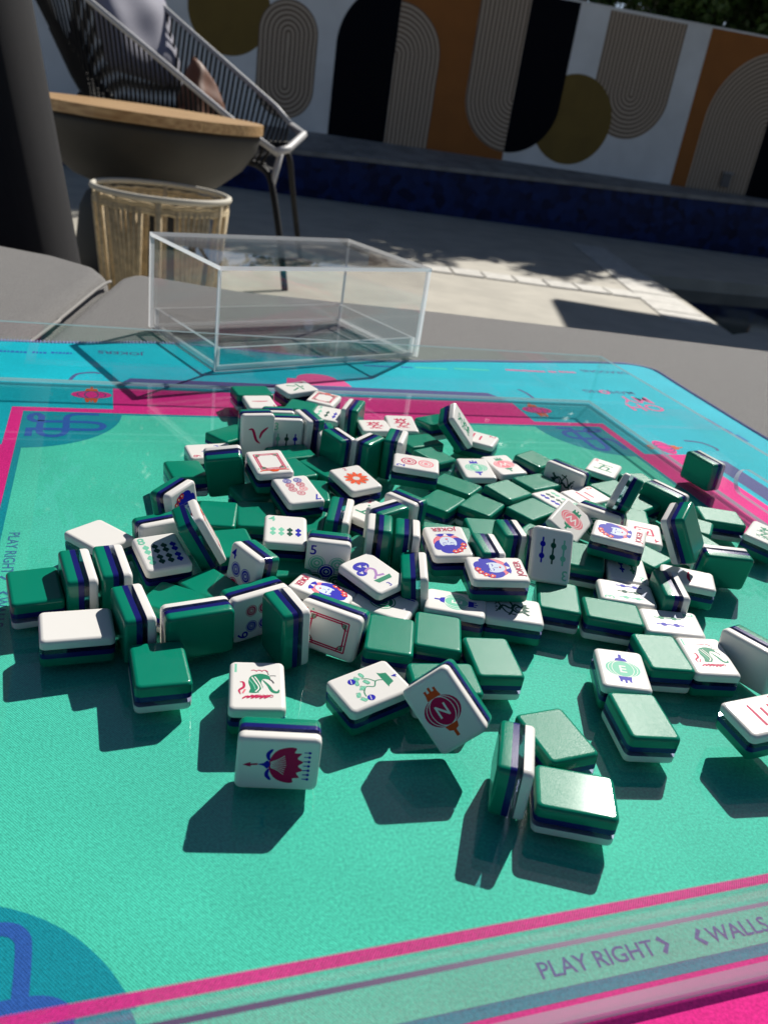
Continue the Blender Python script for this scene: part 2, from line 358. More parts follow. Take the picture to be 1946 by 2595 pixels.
paint('painted_arch', arc(-5,590,432,90,180)+[(-437,-8),(-5,-8)], BLACKP, 1)
paint('painted_arch', [(330,-8)]+arc(-4,590,335,0,90)+[(-4,-8)], stripes('stripe_arch', -4, 590, 1), 2)
paint('painted_arch', [(568,WT)]+arc(942,424,374,180,270)+[(942,WT)], stripes('stripe_bowl', 942, 424, -1), 3)
paint('painted_arch', [(943,WT)]+arc(943,424,373,270,360)+[(1316,WT)], BLACKP, 3)
paint('painted_arch', [(1556,WT-8)]+arc(1868,582,312,180,360)+[(2180,WT-8)], stripes('stripe_hanging', 1868, 582, -1), 0)
paint('painted_circle', arc(1440,346,318,0,358,60), MUSTP, 1)
paint('painted_block', [(2384,-8),(3520,-8),(3520,WT),(2384,WT)], ORANGEP, 0)
paint('painted_arch', arc(3066,500,544,90,180)+[(2522,-8),(3066,-8)], stripes('stripe_far', 3066, 500, 1), 1)
paint('painted_arch', [(3500,-8)]+arc(3067,500,433,0,90)+[(3067,-8)], BLACKP, 1)
skt = empty('wall_socket', Vector(WP(2848, 392, 90))*MM, WANG); tag(skt, 'small grey outdoor socket box low on the striped arch', 'socket')
bm = bmesh.new(); add_box(bm, -38, 38, -22, 0, -55, 45, bevel=4); link('box_body', bm_mesh('box_body', bm), pr('socket_grey', (.10,.10,.11), .5), skt)
bm = bmesh.new(); add_box(bm, -44, 44, -34, 0, 47, 60, bevel=3); link('hood', bm_mesh('hood', bm), pr('socket_hood', (.30,.30,.31), .5), skt)

# ---- trees beyond the wall
LEAF = pr('leaf', (.030,.075,.014), .5, col2=(.075,.13,.022), nscale=5, spec=.4)
BARK = pr('bark', (.07,.05,.035), .9, bump=.5, bscale=80)
def tree(s, off, zc, rx, rz, nleaf, label, seed, big=1.0):
    R = random.Random(seed); base = Vector(WP(s, off, -560))
    t = empty('tree', base*MM); tag(t, label, 'tree', 'trees beyond the painted wall')
    H = zc+560; bm = bmesh.new()
    add_tube(bm, [(0,0,0),(20,10,H*.35),(-15,0,H*.7),(0,0,H)], [70,58,45,20], 8)
    for k in range(7):
        a = R.uniform(0,2*pi); add_tube(bm, [(0,0,H*(.5+.06*k)),(cos(a)*rx*.25,sin(a)*rx*.25,H*(.62+.06*k)),(cos(a)*rx*.45,sin(a)*rx*.45,H*(.66+.07*k))], [28,18,6], 6)
    link('trunk', bm_mesh('trunk', bm, True), BARK, t)
    vs, fs = [], []
    clumps = [(R.gauss(0,.45)*rx, R.gauss(0,.40)*rx*.6, H+R.gauss(-.05,.42)*rz, R.uniform(.16,.34)*rx) for _ in range(60)]
    for i in range(nleaf):
        cx, cy, cz, cr = R.choice(clumps)
        d = Vector((R.gauss(0,1),R.gauss(0,1),R.gauss(0,1))); d.normalize(); p = Vector((cx,cy,cz))+d*cr*(R.random()**.4)
        nrm = (d+Vector((R.gauss(0,.6),R.gauss(0,.6),R.gauss(0,.6)+.4))).normalized()
        a = nrm.cross(Vector((R.gauss(0,1),R.gauss(0,1),R.gauss(0,1)))).normalized(); b = nrm.cross(a)
        L = R.uniform(45,95)*big; w = L*.3; k = len(vs)
        vs += [tuple(p-a*L*.5), tuple(p+b*w-nrm*4), tuple(p+a*L*.5), tuple(p-b*w-nrm*4)]; fs.append((k,k+1,k+2,k+3))
    link('crown', mesh_from('crown', vs, fs), LEAF, t)
tree(2450, 760, 1750, 720, 760, 15000, 'dense dark green tree above the plain white stretch of wall', 1)
tree(3500, 820, 1800, 800, 900, 18000, 'dense dark green tree above the striped arch at right', 2)
tree(1450, 760, 1800, 720, 720, 13000, 'leafy tree beyond the black painted arch, out of view, shading the paving', 3)
tree(450, 800, 1900, 760, 760, 13000, 'leafy tree beyond the orange painted block, out of view, shading the paving', 4)
tree(-650, 800, 2050, 820, 820, 13000, 'leafy tree beyond the striped pill on the wall, out of view', 5)
tree(-1900, 820, 2250, 880, 900, 13000, 'leafy tree beyond the leftmost stretch of wall, out of view', 6)
tree(4450, 900, 1850, 760, 800, 9000, 'leafy tree at the far right end of the wall', 8)
tree(3050, 1250, 1850, 900, 800, 13000, 'taller dark tree behind the two trees at the right', 9)

for i, (s_, off_, zc_) in enumerate(((-4200,5200,3600),(-1700,5600,4300),(700,5400,4200),(3000,5800,4400),(5400,5400,4300),(7800,5600,4200))):  # back row added to block sky light and sky reflections
    tree(s_, off_, zc_, 2000, 2300, 9000, ['tall tree far behind the wall at left, out of view', 'tall tree far behind the painted pill, out of view', 'tall tree far behind the orange painted block, out of view', 'tall tree far behind the white stretch of wall, out of view', 'tall tree far behind the right end of the wall', 'tall tree farthest right behind the wall, out of view'][i], 20+i, 2.6)

# ---- cantilever parasol whose shadow lies on the paving
um = empty('patio_umbrella', Vector((3700,5100,GZ))*MM); tag(um, 'square parasol beyond the right edge, its shadow dark on the paving', 'parasol')
bm = bmesh.new(); lathe(bm, [(0,0),(330,0),(330,40),(60,60),(0,60)], 24); link('base', bm_mesh('base', bm), CHARCOAL, um)
bm = bmesh.new(); add_tube(bm, [(0,0,60),(0,0,2500),(-300,0,2620),(-1150,0,2600)], 38, 12); link('pole', bm_mesh('pole', bm), CHARCOAL, um)
cz = 2300
bm = bmesh.new(); cs = [(-2230,-800),(-100,-800),(-100,840),(-2230,840)]
vv = [bm.verts.new((x*MM,y*MM,cz*MM)) for x,y in cs]; top = bm.verts.new((-1150*MM,0,(cz+260)*MM)); v2 = [bm.verts.new((x*MM,y*MM,(cz-60)*MM)) for x,y in cs]
for k in range(4): bm.faces.new((vv[k], vv[(k+1)%4], top)); bm.faces.new((v2[k], v2[(k+1)%4], vv[(k+1)%4], vv[k]))
link('canopy', bm_mesh('canopy', bm), pr('canopy_cloth', (.25,.24,.23), .9), um)
for k in range(4):
    bm = bmesh.new(); x,y = cs[k]; add_tube(bm, [(-1150,0,cz+245),(x*.995-6,y*.99,cz-10)], 9, 6); link('rib', bm_mesh('rib', bm), CHARCOAL, um)

# ================================================================== FURNITURE
def cushion(name, outline, z0, z1, r, mat, parent, steps=6, bulge=0):
    n = len(outline); P = [Vector((x,y)) for x,y in outline]
    area = sum(P[i].x*P[(i+1)%n].y-P[(i+1)%n].x*P[i].y for i in range(n))
    sg = 1 if area > 0 else -1
    def inset(d):
        out = []
        for i in range(n):
            e0 = (P[i]-P[i-1]).normalized(); e1 = (P[(i+1)%n]-P[i]).normalized()
            n0 = Vector((-e0.y,e0.x))*sg; n1_ = Vector((-e1.y,e1.x))*sg
            b = (n0+n1_); b = b/max(.35,(b.length_squared/2)) if b.length>1e-6 else n0
            out.append(P[i]+b*d)
        return out
    bm = bmesh.new(); rings = []
    prof = [(r*(1-sin(a)), z0+r*(1-cos(a))) for a in [pi/2*k/steps for k in range(steps+1)]] + [(r*(1-cos(a)), z1-r*(1-sin(a))) for a in [pi/2*k/steps for k in range(steps+1)]]
    for d, z in prof: rings.append([bm.verts.new((p.x*MM,p.y*MM,z*MM)) for p in inset(d)])
    for a, b in zip(rings[:-1], rings[1:]):
        for i in range(n): bm.faces.new((a[i], a[(i+1)%n], b[(i+1)%n], b[i]))
    bm.faces.new(rings[-1]); bm.faces.new(rings[0][::-1])
    me = bm_mesh(name, bm, True); 
    return link(name, me, mat, parent)
def dens(poly, step=60):
    out = []
    for i, p in enumerate(poly):
        a, b = Vector(p), Vector(poly[(i+1)%len(poly)]); k = max(1, min(24, int((b-a).length/step)))
        out += [tuple(a+(b-a)*j/k) for j in range(k)]
    return out
ot = empty('ottoman', (0.3,0.1,GZ*MM)); tag(ot, 'large grey upholstered ottoman carrying the mat and tray', 'ottoman')
def own(o, parent): o.matrix_parent_inverse = parent.matrix_world.inverted() if parent.parent else Matrix.Translation(-parent.location); return o
right_poly = [(-222,-900),(1900,-900),(1900,1215),(900,1035),(478,952),(212,905),(-14,862),(-150,826),(-272,797),(-350,800),(-404,800),(-420,782),(-424,760),(-386,486)]
left_poly = [(-428,745),(-436,772),(-454,795),(-521,826),(-607,838),(-900,850),(-1600,870),(-1600,-900),(-226,-900),(-390,486)]
own(cushion('cushion', right_poly, -190, -7, 26, OTTO, ot), ot)
own(cushion('cushion', left_poly, -190, -6, 26, OTTO, ot), ot)
bm = bmesh.new(); add_tube(bm, smooth_pts([(-424,748,-14),(-419,700,-11.5),(-396,540,-11),(-388,480,-11),(-320,-100,-11),(-224,-890,-11)],5), 1.9, 8)
own(link('piping', bm_mesh('piping', bm, True), PIPING, ot), ot)
bm = bmesh.new(); add_box(bm, -1500, 1800, -850, 690, -430, -191, bevel=12); own(link('base', bm_mesh('base', bm), CHARCOAL, ot), ot)

# dark upholstered backrest leaning in at the left
sb = empty('sofa_backrest', Vector((-900,960,GZ))*MM); tag(sb, 'dark charcoal upholstered backrest leaning at the left edge', 'backrest')
bm = bmesh.new(); nz = 14; rings = []
for i in range(nz+1):
    z = -420+1500*i/nz; xr = -583-.172*(z+20)
    ring = [(-1500,905),(-1500,1060)]
    rr = 30
    for k in range(9):
        a = pi/2-pi*k/8; ring.append((xr-rr+rr*cos(a), 982.5+77.5*sin(a)))
    rings.append([bm.verts.new(((x+900)*MM,(y-960)*MM,(z-GZ)*MM)) for x,y in ring])
for a, b in zip(rings[:-1], rings[1:]):
    for k in range(len(a)): bm.faces.new((a[k], a[(k+1)%len(a)], b[(k+1)%len(a)], b[k]))
bm.faces.new(rings[-1]); bm.faces.new(rings[0][::-1])
link('back_cushion', bm_mesh('back_cushion', bm, True), CHARCOAL, sb)

# fire bowl with wooden lid
CONC = pr('bowl_concrete', (.028,.027,.024), .6, noise=.15, nscale=7, bump=.2, bscale=60)
WOOD, wn_, wl_ = new_mat('lid_wood')
def wood():
    n, l = wn_, wl_
    out = n.new('ShaderNodeOutputMaterial'); b = n.new('ShaderNodeBsdfPrincipled'); l.new(b.outputs[0], out.inputs[0]); b.inputs['Roughness'].default_value = .45
    tc = n.new('ShaderNodeTexCoord'); mp = n.new('ShaderNodeMapping'); mp.inputs['Scale'].default_value = (2,26,26); l.new(tc.outputs['Object'], mp.inputs[0])
    t = n.new('ShaderNodeTexNoise'); t.inputs['Scale'].default_value = 3; t.inputs['Detail'].default_value = 6; l.new(mp.outputs[0], t.inputs['Vector'])
    cr = n.new('ShaderNodeValToRGB'); cr.color_ramp.elements[0].position = .3; cr.color_ramp.elements[1].position = .7
    cr.color_ramp.elements[0].color = (.36,.19,.075,1); cr.color_ramp.elements[1].color = (.68,.46,.23,1)
    l.new(t.outputs['Fac'], cr.inputs[0]); l.new(cr.outputs[0], b.inputs['Base Color'])
wood()
fb = empty('fire_bowl', Vector((-985,2500,GZ))*MM); tag(fb, 'round dark fire bowl with a flat wooden lid', 'fire bowl')
bm = bmesh.new(); lathe(bm, [(0,318),(150,322),(225,350),(300,410),(342,470),(352,505),(352,522),(340,522),(0,516)], 72); link('bowl', bm_mesh('bowl', bm, True), CONC, fb)
bm = bmesh.new(); lathe(bm, [(0,0),(225,0),(222,120),(205,250),(186,290),(150,317),(0,317)], 48); link('pedestal', bm_mesh('pedestal', bm, True), CONC, fb)
# lid: planks cut to a disc, narrow joints
RL = 360; npl = 7; pw = 2*RL/npl
for i in range(npl):
    y0, y1 = -RL+i*pw+.8, -RL+(i+1)*pw-.8; pts = []
    ys = [y0+(y1-y0)*k/8 for k in range(9)]
    f_ = lambda y: math.sqrt(max(RL*RL-y*y, 1))
    poly = [(f_(y), y) for y in ys]+[(-f_(y), y) for y in ys[::-1]]
    bm = bmesh.new(); vs = [bm.verts.new((x*MM,y*MM,.524)) for x,y in poly]; f = bm.faces.new(vs)
    r = bmesh.ops.extrude_face_region(bm, geom=[f])
    for v in r['geom']:
        if isinstance(v, bmesh.types.BMVert): v.co.z = .5535
    link('lid_plank', bm_mesh('lid_plank', bm), WOOD, fb)

# rope stool
ROPE = pr('rope_tan', (.64,.52,.33), .85, noise=.2, nscale=60, bump=.5, bscale=500)
ROPEF = pr('rope_cream', (.62,.58,.48), .7, bump=.5, bscale=500)
stl = empty('rope_stool', Vector((-770,2000,GZ))*MM); tag(stl, 'round tan rope stool in front of the fire bowl', 'stool')
bm = bmesh.new(); add_tube(bm, [(176*cos(2*pi*k/60),176*sin(2*pi*k/60),378) for k in range(60)], 8, 8, closed=True); link('top_ring', bm_mesh('top_ring', bm, True), ROPEF, stl)
bm = bmesh.new(); add_tube(bm, [(140*cos(2*pi*k/60),140*sin(2*pi*k/60),10) for k in range(60)], 8, 8, closed=True); link('bottom_ring', bm_mesh('bottom_ring', bm, True), ROPE, stl)
bm = bmesh.new()
for rr, zz in ((171,352),(171,362),(172,345)): add_tube(bm, [(rr*cos(2*pi*k/60),rr*sin(2*pi*k/60),zz+2*sin(k*2.1)) for k in range(60)], 5.5, 6, closed=True)
link('woven_collar', bm_mesh('woven_collar', bm, True), ROPE, stl)
for g in range(6):
    a0 = 2*pi*g/6+.27
    for k in range(7):
        a = a0+(k-3)*.088; b = a0+(k-3)*.052+random.uniform(-.01,.01)
        bm = bmesh.new(); add_tube(bm, [(172*cos(a),172*sin(a),352),(158*cos((a+b)/2),158*sin((a+b)/2),200),(141*cos(b),141*sin(b),12)], 6.6, 6)
        link('rope', bm_mesh('rope', bm, True), ROPE, stl)
    bm = bmesh.new(); a = a0+pi/6; add_tube(bm, [(174*cos(a),174*sin(a),372),(142*cos(a),142*sin(a),8)], 9, 8); link('leg', bm_mesh('leg', bm, True), ROPE, stl)

# lounge chair of black rope
CHF = pr('chair_black', (.006,.006,.007), .7, bump=.3, bscale=700)
CHROPE = pr('chair_rope', (.010,.010,.011), .7, bump=.4, bscale=700, spec=.25)
CHR = pr('chair_rim', (.50,.50,.51), .45, bump=.6, bscale=900)
lc = empty('lounge_chair', Vector((-1150,3300,GZ))*MM); tag(lc, 'black rope lounge chair with pale wrapped rails behind the fire bowl', 'chair')
def cw(p): return (p[0]+1150, p[1]-3300, p[2]-GZ)
near = [(-1960,3430,700),(-1703,3350,557),(-1455,3280,420),(-838,3000,109),(-650,2900,32)]
far = [(-1960,3990,820),(-1674,3900,658),(-1401,3800,505),(-782,3500,168),(-691,3400,109)]
for nm, pl in (('side_rail', near), ('side_rail', far)):
    bm = bmesh.new(); add_tube(bm, [cw(p) for p in pl], 11, 10); link(nm, bm_mesh(nm, bm, True), CHR, lc)
bm = bmesh.new(); add_tube(bm, [cw(p) for p in (near[-1],(-625,3000,44),(-615,3250,90),far[-1])], 14, 10); link('front_rail', bm_mesh('front_rail', bm, True), CHR, lc)
bm = bmesh.new(); add_tube(bm, [cw(p) for p in (near[0],(-2020,3700,790),far[0])], 13, 10); link('top_rail', bm_mesh('top_rail', bm, True), CHR, lc)
lown = [(-1700,3420,330),(-1600,3390,170),(-1505,3350,60),(-1100,3200,-20),(-700,2960,-25)]
lowf = [(-1750,3720,330),(-1640,3700,170),(-1500,3650,60),(-1050,3500,0),(-690,3360,40)]
for pl in (lown, lowf):
    bm = bmesh.new(); add_tube(bm, [cw(p) for p in pl], 11, 8); link('seat_rail', bm_mesh('seat_rail', bm, True), CHF, lc)
def along(pl, t):
    P = [Vector(p) for p in pl]; L = [(P[i+1]-P[i]).length for i in range(len(P)-1)]; d = t*sum(L)
    for i, x in enumerate(L):
        if d <= x or i == len(L)-1: return P[i]+(P[i+1]-P[i])*min(1, d/x)
        d -= x
for pa, pb in ((near, lown), (far, lowf)):
    for k in range(52):
        t = k/51; a = along(pa, .06+.92*t); b = along(pb, .02+.96*t)
        bm = bmesh.new(); add_tube(bm, [cw(a), cw((a+b)/2+Vector((0,0,-8))), cw(b)], 5.6, 6, cap=False); link('rope', bm_mesh('rope', bm, True), CHROPE, lc)
bm = bmesh.new()
vs = []
for k in range(20):
    t = k/19; a = along(lown, t); b = along(lowf, t); vs.append([bm.verts.new(Vector(cw(a+(b-a)*j/6+Vector((0,0,-45*sin(pi*j/6)))))*MM) for j in range(7)])
for r0, r1 in zip(vs[:-1], vs[1:]):
    for j in range(6): bm.faces.new((r0[j], r0[j+1], r1[j+1], r1[j]))
link('seat_web', bm_mesh('seat_web', bm, True), CHF, lc)
for pl in ([(-760,3010,-22),(-690,2935,-40),(-655,2900,-90),(-600,2850,-270),(-559,2799,-430)], [(-720,3400,20),(-690,3400,-20),(-672,3440,-150),(-636,3500,-371),(-622,3520,-430)],
           [(-1560,3370,110),(-1640,3330,-100),(-1700,3300,-430)], [(-1560,3680,110),(-1640,3760,-100),(-1700,3800,-430)]):
    bm = bmesh.new(); add_tube(bm, smooth_pts([cw(p) for p in pl],5), 12, 10); link('leg', bm_mesh('leg', bm, True), CHF, lc)
bm = bmesh.new(); add_tube(bm, [cw(p) for p in ((-640,2930,28),(-655,2915,-60),(-659,2905,-85))], 12, 10); link('strut', bm_mesh('strut', bm, True), CHR, lc)

def pillow(name, c, sx, sy, th, rot, mat, label):
    R = random.Random(len(name)); n = 22; bm = bmesh.new(); G = {}
    for side in (1,-1):
        for i in range(n+1):
            for j in range(n+1):
                if side == -1 and (i in (0,n) or j in (0,n)): G[(side,i,j)] = G[(1,i,j)]; continue
                u, v = i/n*2-1, j/n*2-1
                h = th*((1-u**4)*(1-v**4))**.55*(1+.10*sin(5*u+2*v)+.08*sin(7*v-3*u))
                k = 1-.10*(u*u*v*v)*0 - .06*(1-abs(u*v))*(abs(u)**6+abs(v)**6)
                G[(side,i,j)] = bm.verts.new((u*sx*k*MM, v*sy*k*MM, side*h*MM))
        for i in range(n):
            for j in range(n):
                q = [G[(side,i,j)],G[(side,i+1,j)],G[(side,i+1,j+1)],G[(side,i,j+1)]]
                bm.faces.new(q if side == 1 else q[::-1])
    o = link(name, bm_mesh(name, bm, True), mat); o.location = Vector(c)*MM; o.rotation_euler = rot
    return tag(o, label, 'cushion')
pillow('scatter_cushion', (-1420,3620,375), 215, 215, 62, (radians(62),radians(8),radians(62)), pr('lilac_cloth', (.24,.24,.32), .8, bump=.3, bscale=900, sheen=.3), 'lilac grey cushion against the back of the rope chair')
pillow('scatter_cushion', (-1035,3290,120), 135, 135, 55, (radians(78),radians(38),radians(72)), pr('rust_satin', (.17,.062,.03), .6, bump=.8, bscale=28), 'shiny copper brown cushion on the seat of the rope chair')
# ================================================================== TEXT AND FLAT SHAPES
_TXT = {}
def text_polys(s, size=1.0, bold=.012):
    # outline the built-in font once per string: list of triangles / polygons in text units
    if s not in _TXT:
        cu = bpy.data.curves.new('t', 'FONT'); cu.body = s; cu.size = 1.0; cu.resolution_u = 3; cu.offset = bold
        ob = bpy.data.objects.new('t', cu); COL.objects.link(ob)
        dg = bpy.context.evaluated_depsgraph_get(); dg.update()
        me = bpy.data.meshes.new_from_object(ob.evaluated_get(dg))
        _TXT[s] = ([(v.co.x, v.co.y) for v in me.vertices], [tuple(p.vertices) for p in me.polygons])
        bpy.data.objects.remove(ob); bpy.data.curves.remove(cu); bpy.data.meshes.remove(me)
    V, F = _TXT[s]
    x0 = min(v[0] for v in V); x1 = max(v[0] for v in V)
    return [((x-x0)*size, y*size) for x,y in V], F, (x1-x0)*size
class Flat:
    # flat coloured shapes gathered into one mesh with a material per colour
    def __init__(self, z=0.0): self.v = []; self.f = []; self.c = []; self.z = z; self.k = 0; self.mats = []
    def _m(self, mat):
        if mat not in self.mats: self.mats.append(mat)
        return self.mats.index(mat)
    def poly(self, pts, mat, lift=None):
        z = self.z+(self.k*.004 if lift is None else lift); self.k += 1
        b = len(self.v); self.v += [(x,y,z) for x,y in pts]; self.f.append(tuple(range(b, b+len(pts)))); self.c.append(self._m(mat))
    def faces(self, pts, faces, mat):
        z = self.z+self.k*.004; self.k += 1
        b = len(self.v); self.v += [(x,y,z) for x,y in pts]; self.f += [tuple(b+i for i in f) for f in faces]; self.c += [self._m(mat)]*len(faces)
    def disc(self, cx, cy, r, mat, ry=None, n=28, rot=0):
        ry = ry or r; c, s = cos(rot), sin(rot)
        self.poly([(cx+c*r*cos(2*pi*i/n)-s*ry*sin(2*pi*i/n), cy+s*r*cos(2*pi*i/n)+c*ry*sin(2*pi*i/n)) for i in range(n)], mat)
    def ring(self, cx, cy, r0, r1, mat, n=28, ry=1.0, a0=0, a1=360):
        P = []; F = []
        for i in range(n+1):
            a = radians(a0+(a1-a0)*i/n); P += [(cx+r0*cos(a), cy+ry*r0*sin(a)), (cx+r1*cos(a), cy+ry*r1*sin(a))]
        for i in range(n): F.append((2*i, 2*i+1, 2*i+3, 2*i+2))
        self.faces(P, F, mat)
    def line(self, pts, w, mat, smooth=4, taper=False):
        P = smooth_pts([(x,y,0) for x,y in pts], smooth) if smooth and len(pts) > 2 else [Vector((x,y,0)) for x,y in pts]
        V = []; F = []; n = len(P)
        for i, p in enumerate(P):
            t = P[min(i+1,n-1)]-P[max(i-1,0)]; t.normalize(); q = Vector((-t.y,t.x,0)); ww = w*.5
            if taper: ww *= max(.15, sin(pi*(i+.6)/(n+.2)))**.7
            V += [(p.x+q.x*ww, p.y+q.y*ww), (p.x-q.x*ww, p.y-q.y*ww)]
        for i in range(n-1): F.append((2*i, 2*i+1, 2*i+3, 2*i+2))
        self.faces(V, F, mat)
    def text(self, s, x, y, size, mat, rot=0, flip=False, squeeze=1.0):
        V, F, w = text_polys(s, size); c, sn = cos(rot), sin(rot)
        self.faces([(x+c*a*squeeze-sn*b, y+sn*a*squeeze+c*b) for a,b in V], F, mat); return w*squeeze
    def mesh(self, name, xf=None):
        vs = self.v if xf is None else [xf(*p) for p in self.v]
        me = bpy.data.meshes.new(name); me.from_pydata([(x*MM,y*MM,z*MM) for x,y,z in vs], [], self.f)
        for m in self.mats: me.materials.append(m)
        me.update()
        for p, c in zip(me.polygons, self.c): p.material_index = c
        # make every face look up
        for p in me.polygons:
            if p.normal.z < 0: p.flip()
        return me

# ================================================================== PRINTED PLAYING MAT
mat_root = empty('playing_mat'); mat_root.matrix_world = MATX
tag(mat_root, 'printed turquoise and pink game mat with purple stitched edge under the tray', 'game mat')
outline = [(-185,632),(-170,640),(-120,646),(-70,650),(-32,655),(10,657),(45,663),(80,670),(108,674),(150,672),(200,664),(260,655),(326,652),(380,660),(420,668),(497,677),(560,686),(628,693),(650,692),(664,684),(670,668),
           (666,620),(662,562),(656,460),(658,380),(661,300),(664,100),(662,-150),(655,-178),(630,-190),(-160,-190),(-182,-178),(-190,-150)]
ol = [tuple(p)[:2] for p in smooth_pts([(x,y,0) for x,y in outline], 4, closed=True)]
bm = bmesh.new(); vs = [bm.verts.new((x*MM,y*MM,-5.4*MM)) for x,y in ol]; f = bm.faces.new(vs); r = bmesh.ops.extrude_face_region(bm, geom=[f])
for v in r['geom']:
    if isinstance(v, bmesh.types.BMVert): v.co.z = -3.6*MM
link('mat_cloth', bm_mesh('mat_cloth', bm), PRINT['cyan'], mat_root)
bm = bmesh.new(); add_tube(bm, [(x, y, -4.2) for x,y in ol], 1.3, 8, closed=True)
R_ = random.Random(3); P_ = [Vector((x,y,-3.9)) for x,y in ol]
for i in range(len(P_)):          # overlock stitches: short loops across the edge
    a, b = P_[i], P_[(i+1)%len(P_)]; L = (b-a).length; k = int(L/2.6)
    if max(a.y,b.y) < 380: continue
    for j in range(k):
        p = a+(b-a)*(j/k); t = (b-a).normalized(); q = Vector((-t.y,t.x,0))
        add_tube(bm, [tuple(p+q*1.9+Vector((0,0,.3))), tuple(p+t*.9+Vector((0,0,1.9))), tuple(p-q*1.9+Vector((0,0,.3)))], .55, 4, cap=False)
link('stitched_edge', bm_mesh('stitched_edge', bm, True), STITCH, mat_root)
fl = Flat(-3.55); fl.poly([(-8.2,-8.2),(S+8.2,-8.2),(S+8.2,S+8.2),(-8.2,S+8.2)], PRINT['pink']); link('printed_border', fl.mesh('printed_border'), None, mat_root)
fl = Flat(-3.50); fl.poly([(0,0),(S,0),(S,S),(0,S)], PRINT['teal']); link('printed_border', fl.mesh('printed_border'), None, mat_root)
fl = Flat(-3.45); fl.poly([(4,4),(S-4,4),(S-4,S-4),(4,S-4)], PRINT['field']); link('printed_field', fl.mesh('printed_field'), None, mat_root)
def rotk(k):
    def xf(a, w, z):
        u, v = a, S+w
        for _ in range(k): u, v = v, S-u
        return (u, v, z)
    return xf
for k in range(4):
    xf = rotk(k); PI_ = PRINT
    fl = Flat(-3.40); fl.poly([(1,-1)]+[(1+67*cos(radians(-a)), -1+67*sin(radians(-a))) for a in range(0,91,5)], PI_['teal']); link('printed_corner', fl.mesh('printed_corner', xf), None, mat_root)
    fl = Flat(-3.33)   # woven loop emblem in the corner
    fl.line([(52,-4),(40,-4),(33,-6),(30,-12),(30,-24),(30,-38),(27,-45),(21.5,-47),(16,-45),(13,-38),(13,-20)], 4.6, PI_['blue'], 5)
    fl.line([(13,-20),(13,-11),(10,-6),(6.5,-8),(5.5,-14),(8,-19),(14,-20.4),(24,-20)], 4.6, PI_['blue'], 5)
    fl.line([(24,-20),(44,-20),(52,-22),(55,-27),(52,-33),(44,-34.5),(20,-34.5),(6.5,-35)], 4.6, PI_['blue'], 5)
    fl.line([(6.5,-32.8),(6.5,-48)], 4.6, PI_['blue'], 0)
    link('printed_emblem', fl.mesh('printed_emblem', xf), None, mat_root)
    fl = Flat(-3.55); e_ = S+8.2 if k == 2 else 420; fl.poly([(62,8.2),(e_,8.2),(e_,56),(62,56)], PI_['pink']); link('printed_band', fl.mesh('printed_band', xf), None, mat_root)  # front band lengthened so the glass rim refracts pink up to its end
    fl = Flat(-3.55); fl.poly([(64,63),(418,63),(406,83),(76,83)], PI_['indigo']); link('printed_band', fl.mesh('printed_band', xf), None, mat_root)
    fl = Flat(-3.5)
    for a in ((46,) if k == 2 else (46, 438)):
        fl.line([(a-17,72),(a-12,88),(a,94),(a+6,92)] if a < 100 else [(a+8,98),(a+12,88),(a+13,72)], 3, PI_['indigo'], 4)
        fl.disc(a, 39, 15, PI_['pink'], 8.5)
        for rr in (10.5, 5): fl.ring(a, 39, rr-.5, rr+.5, PI_['indigo'], ry=8.2/rr if rr > 8 else 1.6)
        fl.poly([(a-5,47),(a+5,47),(a+4,53),(a+1,53),(a+1,58),(a-1,58),(a-1,53),(a-4,53)], PI_['orange'])
        fl.poly([(a-5,31),(a-4,22),(a-1.6,22),(a-1.6,26),(a-.6,26),(a-.6,22),(a+.6,22),(a+.6,26),(a+1.6,26),(a+1.6,22),(a+4,22),(a+5,31)], PI_['orange'])
    link('printed_lantern', fl.mesh('printed_lantern', xf), None, mat_root)
    fl = Flat(-3.5); fl.poly([(209,84),(270,84),(266,102),(213,102)], PI_['rose']); fl.poly([(222,102.2)]+[(241-19*cos(radians(t)), 102.2+15*sin(radians(t))) for t in range(0,181,12)], PI_['rose']); link('printed_dome', fl.mesh('printed_dome', xf), None, mat_root)
    # lettering reads from outside the mat, so it is turned half round in this frame
    fl = Flat(-3.38)
    w = fl.text('PLAY RIGHT', S-184, -7.6, 7.8, PI_['slate'], rot=pi)
    x = S-184-w-2.5; fl.line([(x,-13),(x-2.6,-10.3),(x,-7.6)], 1.7, PI_['slate'], 0)
    x = S-243; fl.line([(x-2.6,-13),(x,-10.3),(x-2.6,-7.6)], 1.7, PI_['slate'], 0)
    w = fl.text('WALLS', x-4.6, -7.6, 7.8, PI_['slate'], rot=pi)
    link('printed_lettering', fl.mesh('printed_lettering', xf), None, mat_root)
    fl = Flat(-3.5)
    fl.text('JOKERS', 90, 157, 12, PI_['indigo'], rot=pi); fl.text('DRAGONS', 622, 178, 13, PI_['indigo'], rot=pi)
    fl.text('MAHJONG', 584, 106, 13, PI_['indigo'], rot=pi); fl.ring(548, 101, 3, 6, PI_['rose'])
    link('printed_lettering', fl.mesh('printed_lettering', xf), None, mat_root)
    fl = Flat(-3.5); fl.text('OH', 590, 66, 27, PI_['rose'], rot=pi); fl.text('MY', 590, 89, 27, PI_['rose'], rot=pi); link('printed_lettering', fl.mesh('printed_lettering', xf), None, mat_root)
    fl = Flat(-3.5)
